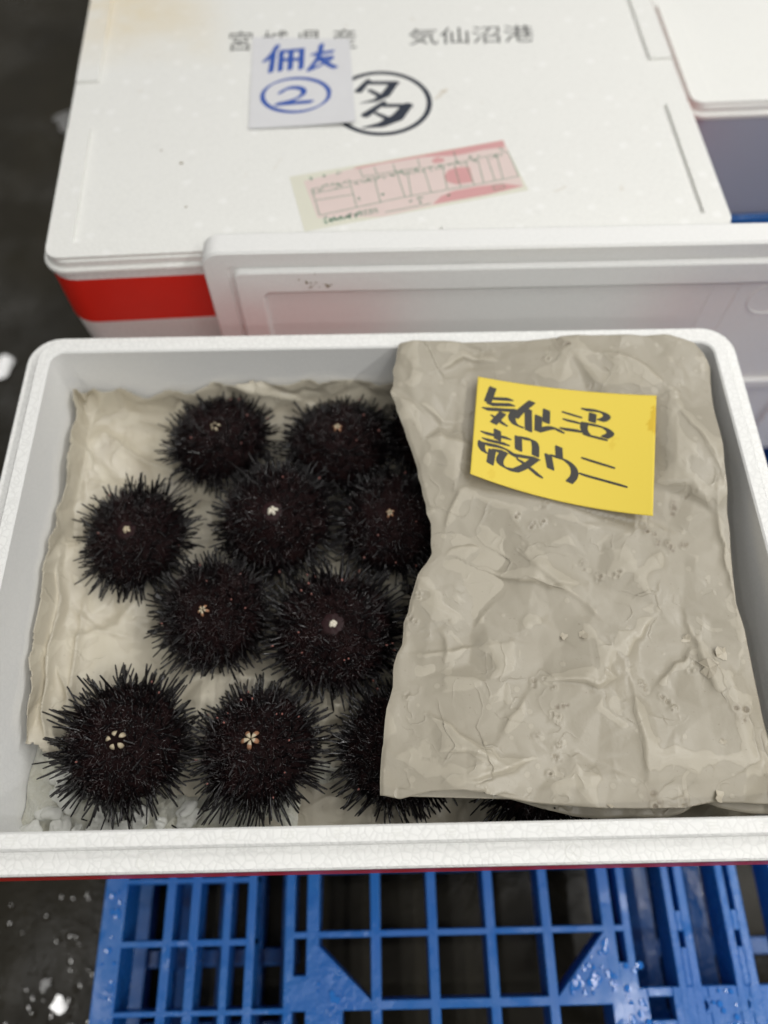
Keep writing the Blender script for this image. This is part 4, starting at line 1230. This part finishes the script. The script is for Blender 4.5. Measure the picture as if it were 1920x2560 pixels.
    for cx, cy, sz, ang in ((22.3, 12.3, 1.5, 0.6), (23.6, 13.4, 1.2, 2.2), (21.3, 14.6, 0.8, 1.2), (22.4, 7.4, 0.5, 0.2), (14.2, 3.6, 0.7, 4.5), (21.6, 4.0, 1.0, 3.6), (13.9, 15.0, 0.9, 5.4), (12.5, 15.0, 0.7, 4.4)):
        m = MB()
        z = float(cover_z0(cy) + cover_field(np.array([cx]), np.array([cy]))[0]) + 0.03
        n_ = 11
        base = [(cx + sz * 0.45 * math.cos(ang + k * 2 * math.pi / n_) * rr_.uniform(.35, 1.35), cy + sz * 0.42 * math.sin(ang + k * 2 * math.pi / n_) * rr_.uniform(.6, 1.15)) for k in range(n_)]
        v = [(cx - o_[0], cy - o_[1], z + 0.06)]
        for k, (x, y) in enumerate(base):
            zz = float(cover_z0(y) + cover_field(np.array([x]), np.array([y]))[0])
            lift = max(0, math.cos(k * 2 * math.pi / n_)) * 0.30 * sz
            v.append((x - o_[0], y - o_[1], zz + 0.03 + lift))
        m.add(v, [(0, 1 + k, 1 + (k + 1) % n_) for k in range(n_)])
        m.build('torn_flap', M['kraft_torn'], root)
    return root
make_cover()

# --- yellow price note
def make_yellow_note():
    C = np.array(NOTE_CORNERS); C[:, 2] -= 0.12
    o_ = C[3].copy(); o_[2] = -0.6
    root = empty('yellow_note', tuple(o_))
    tag(root, 'bright yellow paper note with black marker Japanese characters on the brown cover paper', 'note')
    def F(s, t):
        s, t = np.asarray(s, float), np.asarray(t, float)
        P = ((1 - t) * (1 - s))[..., None] * C[0] + ((1 - t) * s)[..., None] * C[1] + (t * s)[..., None] * C[2] + (t * (1 - s))[..., None] * C[3]
        P[..., 2] -= (0.45 + 0.55 * t) * (1 - (2 * s - 1) ** 2)
        return P - o_
    ns, nt = 90, 64
    S, T_ = np.meshgrid(np.linspace(0, 1, ns), np.linspace(0, 1, nt), indexing='ij')
    P = F(S, T_)
    st = np.zeros_like(S)
    jag = blur(np.random.default_rng(3).normal(0, 1, S.shape), 1) * 0.012
    edge = np.interp(T_, [0, 0.05, 0.12, 0.2, 0.26, 0.3, 0.34, 1], [0, 0.003, 0.02, 0.03, 0.055, 0.035, 0.0, 0]) + jag * (T_ < .33)
    st = np.where((1 - S) < edge, 0.6, st)
    for s_, t_, a, b, k in ((0.775, 0.45, 0.012, 0.05, .22), (0.79, 0.40, 0.02, 0.012, .2), (0.12, 0.93, 0.02, 0.05, .18), (0.09, 0.6, 0.01, 0.03, .15)):
        st = np.maximum(st, k * (((S - s_) / a) ** 2 + ((T_ - t_) / b) ** 2 < 1 + 25 * jag))
    # grid order gives an upward face
    grid_obj('paper', P[:, ::-1], M['yellow'], root, attrs={'stain': st[:, ::-1]}, thick=0.025)
    m = MB()
    nx, ny = NOTE_NIB
    pl = nib_polys(NOTE_STROKES, (nx * 1.2, ny * 1.2 + 0.006), 0.0075)
    for i, p in enumerate(pl):
        # subdivide each outline so the ink follows the curved sheet
        q = F(np.array([a for a, _ in p]), np.array([b for _, b in p]))
        q[:, 2] += 0.012 + 0.0006 * (i % 9)
        a = sum(q[j][0] * q[(j + 1) % len(q)][1] - q[(j + 1) % len(q)][0] * q[j][1] for j in range(len(q)))
        if a < 0: q = q[::-1]
        m.add(q.tolist(), [tuple(range(len(q)))])
    m.build('black_writing', M['ink_black'], root)
make_yellow_note()
# ------------------------------------------------------------------ sea urchins, mouth side up
def spikes(P, Dn, Ln, r0, r1, sides, tip=0.86, end=0.55):
    """tapered blunt spikes as one vertex/face list: base ring, ring near the tip, tip ring"""
    N = len(P)
    ref = np.where(np.abs(Dn[:, 2:3]) < 0.9, np.array([[0, 0, 1.0]]), np.array([[1.0, 0, 0]]))
    A = np.cross(Dn, ref); A /= np.linalg.norm(A, axis=1)[:, None]
    B = np.cross(Dn, A)
    ang = np.arange(sides) * 2 * math.pi / sides
    rings = []
    for q, rr_ in ((0.0, r0), (tip, r0 + (r1 - r0) * tip), (1.0, r1 * end)):
        c = P + Dn * (Ln * q)[:, None]
        ring = c[:, None] + np.broadcast_to(np.asarray(rr_), (N,))[:, None, None] * (np.cos(ang)[None, :, None] * A[:, None] + np.sin(ang)[None, :, None] * B[:, None])
        rings.append(ring)
    V = np.concatenate(rings, 1)                           # N, 3*sides, 3
    f = []
    for k in range(2):
        for i in range(sides):
            f.append((k * sides + i, k * sides + (i + 1) % sides, (k + 1) * sides + (i + 1) % sides, (k + 1) * sides + i))
    cap = tuple(2 * sides + i for i in range(sides))
    base = (np.arange(N) * 3 * sides)[:, None, None]
    quads = (base + np.array(f)[None]).reshape(-1, 4)
    caps = (np.arange(N) * 3 * sides)[:, None] + np.array(cap)[None]
    return V.reshape(-1, 3), quads.tolist() + caps.tolist()
def mesh_from(name, V, F, mats, parent, mi=None, smooth=True, loc=None):
    me = bpy.data.meshes.new(name)
    me.from_pydata((np.asarray(V) / 100.0).tolist(), [], F)
    for m in mats: me.materials.append(m)
    if mi is not None: me.polygons.foreach_set('material_index', mi)
    me.polygons.foreach_set('use_smooth', [smooth] * len(me.polygons))
    me.update()
    o = bpy.data.objects.new(name, me)
    COL.objects.link(o)
    o.parent = parent
    if loc is not None: o.location = tuple(c / 100 for c in loc)
    return o

A_, C_ = 3.72, 2.25
def surf(th, ph, a=A_, c=C_):
    """flattened globe with a dimple round the mouth; th from the mouth pole. returns point, normal"""
    st, ct = np.sin(th), np.cos(th)
    dimp = 0.42 * np.exp(-(th / 0.30) ** 2)
    P = np.stack([a * st * np.cos(ph), a * st * np.sin(ph), c * ct - dimp], -1)
    N = np.stack([st * np.cos(ph) / a, st * np.sin(ph) / a, ct / c], -1)
    return P, N / np.linalg.norm(N, axis=-1)[..., None]

def make_urchin(x, y, R, seed, teeth, label, fuzzy=1.0, spread=0.0, long=1.0, mouth_r=0.55):
    rg = np.random.default_rng(seed)
    base_z = -8.9
    root = empty('sea_urchin', (x, y, base_z), rg.uniform(0, 6.28))
    root.scale = (R / 4.8, R / 4.8 * rg.uniform(0.95, 1.05), R / 4.8 * rg.uniform(0.93, 1.0))
    tx, ty = rg.normal(0, 0.085, 2)                        # leaning a little; the mouth stays in place
    root.rotation_euler = (tx, ty, root.rotation_euler[2])
    sh = root.rotation_euler.to_matrix() @ Vector((0, 0, 0.045))
    root.location.x -= sh.x; root.location.y -= sh.y
    tag(root, label, 'sea urchin', 'black sea urchins in the open foam box')
    cz = 2.45                                              # centre of the shell above the paper
    off = np.array([0, 0, cz])
    # shell
    nth, nph = 28, 48
    th = np.linspace(0.02, math.pi - 0.02, nth); ph = np.arange(nph) * 2 * math.pi / nph
    TH, PH = np.meshgrid(th, ph, indexing='ij')
    P, Nn = surf(TH, PH)
    P = P + Nn * (0.05 * np.sin(PH * 10) * np.sin(TH))[..., None] + off
    idx = np.arange(nth * nph).reshape(nth, nph)
    F = []
    for i in range(nth - 1):
        for j in range(nph):
            F.append((idx[i, j], idx[i + 1, j], idx[i + 1, (j + 1) % nph], idx[i, (j + 1) % nph]))
    F.append(tuple(idx[0])); F.append(tuple(idx[-1][::-1]))
    mesh_from('shell', P.reshape(-1, 3), [tuple(int(k) for k in f) for f in F], [M['test']], root)
    # primary spines
    n1 = 620
    k = np.arange(n1) + 0.5
    cmax, cmin = math.cos(0.27), math.cos(2.35)
    ct = cmax + (cmin - cmax) * k / n1
    th = np.arccos(ct); ph = k * 2.399963 + rg.uniform(0, 6.28)
    th = np.clip(th + rg.normal(0, 0.045, n1), 0.26, 2.4); ph = ph + rg.normal(0, 0.10, n1)
    P, Nn = surf(th, ph)
    tang = np.stack([np.cos(ph), np.sin(ph), np.zeros_like(ph)], -1)
    top = np.clip(1 - th / 1.15, 0, 1)
    D = Nn + rg.normal(0, 1, (n1, 3)) * (0.25 + 0.38 * top)[:, None] + tang * (0.18 + spread)
    # clumps of spines leaning the same way
    cl = rg.normal(0, 1, (26, 3)); cl /= np.linalg.norm(cl, axis=1)[:, None]
    lean = rg.normal(0, 0.16, (26, 3))
    D = D + lean[np.argmax(Nn @ cl.T, axis=1)]
    D /= np.linalg.norm(D, axis=1)[:, None]
    L = np.interp(th, [0.26, 0.5, 0.9, 1.3, 1.7, 2.2, 2.5], [0.55, 0.85, 1.15, 1.5, 1.65, 1.4, 1.1]) * rg.uniform(0.45, 1.25, n1) * long
    L *= 1 + 0.16 * np.sin(ph * 2 + seed) * np.sin(ph * 3 + seed * 1.7) + 0.08 * np.sin(ph * 7 + seed)
    short = rg.random(n1) < 0.22
    L[short] *= rg.uniform(0.35, 0.7, short.sum())
    r0 = rg.uniform(0.060, 0.092, n1)
    V, F1 = spikes(P + off - Nn * 0.05, D, L, r0, r0 * 0.80, 6, 0.9, 0.7)
    # keep tips above the paper
    V[:, 2] = np.maximum(V[:, 2], 0.05 + 0.03 * rg.random(len(V)))
    s = mesh_from('spines', V, F1, [M['spine']], root)
    s['kind'] = 'stuff'
    # short secondary spines and tube feet between them
    n2 = int(2300 * fuzzy)
    th = np.where(rg.random(n2) < 0.5, rg.uniform(0.20, 1.1, n2), np.arccos(rg.uniform(math.cos(1.9), math.cos(0.20), n2))); ph = rg.uniform(0, 6.283, n2)
    P, Nn = surf(th, ph)
    D = Nn + rg.normal(0, 0.75, (n2, 3)); D /= np.linalg.norm(D, axis=1)[:, None]
    L = rg.uniform(0.22, 0.7, n2) * np.interp(th, [0.2, 0.6, 1.9], [0.6, 1, 1])
    r0 = rg.uniform(0.024, 0.046, n2)
    V, F2 = spikes(P + off - Nn * 0.03, D, L, r0, r0 * 0.8, 4, 0.8, 0.25)
    s = mesh_from('short_spines', V, F2, [M['fuzz']], root)
    s['kind'] = 'stuff'
    # pinkish nubs showing here and there
    n3 = rg.integers(3, 8) + (10 if seed in (142, 156) else 0)
    th = rg.uniform(0.5, 1.35, n3); ph = rg.uniform(0, 6.283, n3)
    P, Nn = surf(th, ph)
    P = P + off + Nn * rg.uniform(0.45, 0.8, n3)[:, None]
    V, F3 = spikes(P, Nn, np.full(n3, 0.14), rg.uniform(0.04, 0.075, n3), np.full(n3, 0.06), 6, 0.6)
    s = mesh_from('tube_feet', V, F3, [M['nub']], root)
    s['kind'] = 'stuff'
    # mouth: soft membrane with five teeth
    mz = cz + C_ - 0.30
    ring = [(0.0, 0.0), (0.35, 0.02), (0.7, -0.02), (1.0, -0.14), (1.22, -0.34)]
    V, F = [(0, 0, mz + (0.02 if teeth[0] == 'closed' else -0.22))], []
    nn = 30
    for r, z in ring[1:]:
        for i in range(nn):
            a = 2 * math.pi * i / nn
            zz = z + 0.03 * math.sin(a * 7 + r * 9) + (0.0 if teeth[0] == 'closed' else -0.22 * (r < 0.5) - 0.10 * (r < 0.8))
            V.append((r * math.cos(a), r * math.sin(a), mz + zz))
    F += [(0, 1 + i, 1 + (i + 1) % nn) for i in range(nn)]
    for q in range(len(ring) - 2):
        for i in range(nn):
            a, b = 1 + q * nn + i, 1 + q * nn + (i + 1) % nn
            F.append((a, a + nn, b + nn, b))
    mouth = mesh_from('mouth', V, F, [M['membrane']], root)
    kind, tr = teeth
    for k in range(5):
        a = 2 * math.pi * k / 5 + rg.normal(0, 0.07)
        trk = tr * rg.uniform(0.72, 1.08)
        # profile along the tooth from tip (towards the middle) to root
        gap = {'closed': 0.01, 'half': 0.10, 'open': 0.42}[kind]
        prof = [(0.0, 0.03, 0.18), (0.25, 0.14, 0.22), (0.55, 0.21, 0.18), (0.85, 0.20, 0.05), (1.0, 0.10, -0.10)]
        V, F, mi = [], [], []
        m_ = 8
        for q, w, z in prof:
            r = (gap + q * (1 - gap)) * trk
            for i in range(m_):
                b = 2 * math.pi * i / m_
                px, py, pz = r, w * tr * 1.9 * math.cos(b) * ((1.05 if seed == 142 else 0.78) if kind == 'closed' else 0.60), z * tr * 1.5 + 0.12 * tr * math.sin(b) * (1.4 if q > 0 else 0.6)
                V.append((px * math.cos(a) - py * math.sin(a), px * math.sin(a) + py * math.cos(a), mz + 0.06 + pz * (1.0 if kind != 'open' else rg.uniform(.95, 1.05))))
        for q in range(len(prof) - 1):
            for i in range(m_):
                F.append((q * m_ + i, q * m_ + (i + 1) % m_, (q + 1) * m_ + (i + 1) % m_, (q + 1) * m_ + i)); mi.append(1 if (q >= 2 and kind == 'half') else 0)
        F.append(tuple(range(m_))[::-1]); mi.append(0)
        F.append(tuple((len(prof) - 1) * m_ + i for i in range(m_))); mi.append(1 if kind == 'half' else 0)
        mesh_from('tooth', V, F, [M['tooth_white' if seed in (121, 142) else 'tooth'], M['tooth_base']], mouth, mi)
    return root

UL = {
 'a': ('rearmost urchin at the left, beside the back wall, pale tooth tips spread apart', ('open', 0.46), 1.0, 1.0),
 'b': ('urchin by the back wall between the rear left urchin and the brown paper', ('half', 0.42), 1.0, 1.0),
 'c': ('urchin standing alone nearest the left wall, small cream tooth cluster', ('closed', 0.36), 1.0, 1.05),
 'd': ('middle urchin of the second row with a bright white open star of teeth', ('closed', 0.42), 1.0, 1.0),
 'e': ('urchin of the second row touching the brown paper, ring of tiny teeth', ('half', 0.38), 1.0, 0.95),
 'f': ('brownish urchin of the third row with cracked looking teeth set in a dark pit', ('half', 0.46), 1.5, 0.95),
 'g': ('urchin of the third row with a closed white button of teeth and pink nubs', ('closed', 0.31), 1.3, 1.0),
 'h': ('large front left urchin by the ice with five separate tooth tips', ('open', 0.74), 1.0, 1.12),
 'i': ('front urchin with big five-petal teeth browned at their roots', ('half', 0.72), 1.1, 1.1),
 'j': ('urchin mostly hidden at the back left edge of the brown paper', ('half', 0.5), 1.0, 1.0),
 'k': ('urchin of which only side spines show at the middle left edge of the brown paper', ('half', 0.5), 1.0, 1.0),
 'l': ('front urchin half covered by the near left corner of the brown paper', ('half', 0.5), 1.2, 1.0),
 'm': ('urchin showing only a few spine tips under the near edge of the brown paper', ('half', 0.5), 1.0, 1.0),
}
RS = {'a': 5.0, 'b': 5.3, 'd': 5.5, 'e': 5.15, 'f': 5.1, 'g': 5.65, 'j': 5.0, 'k': 5.2}
for q, (nm, x, y, R) in enumerate(URCHINS):
    R = RS.get(nm, R)
    x += {'f': -0.15, 'a': 0.0, 'c': -0.35, 'b': -0.1}.get(nm, 0)
    y += {'b': 0.7, 'a': 0.2}.get(nm, 0)
    lb, te, fz, lg = UL[nm]
    make_urchin(x, y, R, 100 + q * 7, te, lb, fuzzy=fz, long=lg)

# ------------------------------------------------------------------ ice in the near left corner
def ice_ground():
    us = np.arange(-27.2, -2, 0.2); vs = np.arange(2.7, 13, 0.2)
    U, V = np.meshgrid(us, vs, indexing='ij')
    h = blur(facets(us, vs, 1.5, 0.36, 91), 1) + blur(facets(us, vs, 0.6, 0.14, 92), 1)
    Z = -9.15 + h + 0.7 * np.exp(-(((U + 24) / 2.6) ** 2 + ((V - 5.5) / 2.4) ** 2)) - 1.1 * np.clip((V - 8.5) / 3, 0, 1)
    X = np.maximum(U, -(BX - wall_in(Z)) + 0.05)
    Y = np.maximum(V, wall_in(Z) + 0.05)
    o = grid_obj('crushed_ice', np.stack([X + 15, Y - 6, Z + 9], -1), M['ice'], loc=(-15, 6, -9), thick=0.6)
    for md in list(o.modifiers): o.modifiers.remove(md)
    tag(o, 'wet crushed ice in the near left corner of the open foam box', 'ice', kind='stuff')
ice_ground()
def ice_chunk(x, y, z, sx, sy, sz, seed, label, group=None):
    rg = np.random.default_rng(seed)
    bm = bmesh.new()
    bmesh.ops.create_icosphere(bm, subdivisions=4, radius=1.0)
    ax = rg.normal(0, 1, (7, 3))
    for v in bm.verts:
        p = np.array(v.co)
        d = 1 + sum(0.10 * math.sin(2.6 * float(a @ p) + i) for i, a in enumerate(ax))
        v.co = Vector((p[0] * d * sx / 100, p[1] * d * sy / 100, p[2] * d * sz / 100))
    for f in bm.faces: f.smooth = True
    me = bpy.data.meshes.new('ice_chunk'); bm.to_mesh(me); bm.free()
    me.materials.append(M['clear_ice'])
    o = bpy.data.objects.new('ice_chunk', me)
    o.location = W((x, y, z)); o.rotation_euler = (rg.uniform(-.3, .3), rg.uniform(-.3, .3), rg.uniform(0, 6))
    COL.objects.link(o)
    tag(o, label, 'ice', group)
ice_chunk(-24.6, 4.4, -8.3, 0.75, 0.6, 0.5, 1, 'small clear rounded ice lump against the left wall of the open box')
ice_chunk(-23.3, 6.2, -8.4, 1.6, 1.2, 0.6, 2, 'broad flat piece of melting ice beside the front left urchin')
ice_chunk(-20.8, 4.3, -8.9, 1.2, 0.9, 0.5, 3, 'melting ice piece close behind the front rim, left of the urchin spines')

irnd = random.Random(21)
for k in range(16):
    ix = irnd.uniform(-26.3, -14.5)
    iy = 3.2 + irnd.random() ** 1.5 * (4.2 if ix < -22 else 1.3)
    s_ = irnd.uniform(0.25, 0.75)
    ice_chunk(ix, iy, -8.75 + irnd.uniform(-.1, .3), s_ * irnd.uniform(.8, 1.5), s_, s_ * irnd.uniform(.5, .8), 40 + k, 'small glassy lump of melting ice in the near left corner of the open box', 'small ice lumps in the near left corner')

def loose_spine(x, y, z, ln, a, label):
    m = MB()
    n = 8
    c, s = math.cos(a), math.sin(a)
    v = []
    for q, r in ((-.5, 0.055), (.4, 0.045), (.5, 0.02)):
        for i in range(n):
            t2 = 2 * math.pi * i / n
            lx, ly, lz = q * ln, r * math.cos(t2), r * math.sin(t2)
            v.append((lx * c - ly * s, lx * s + ly * c, lz))
    f = [(k * n + i, k * n + (i + 1) % n, (k + 1) * n + (i + 1) % n, (k + 1) * n + i) for k in range(2) for i in range(n)]
    f += [tuple(range(n))[::-1], tuple(range(2 * n, 3 * n))]
    m.add(v, f)
    o = m.build('broken_spine', M['spine'], loc=(x, y, z))
    tag(o, label, 'broken spine')
loose_spine(-22.1, 3.9, -8.2, 0.5, -0.3, 'tiny broken black spine lying on the ice left of the front urchin')
loose_spine(-15.6, 3.3, -8.4, 0.6, -0.5, 'tiny broken black spine lying by the front rim right of the front left urchin')
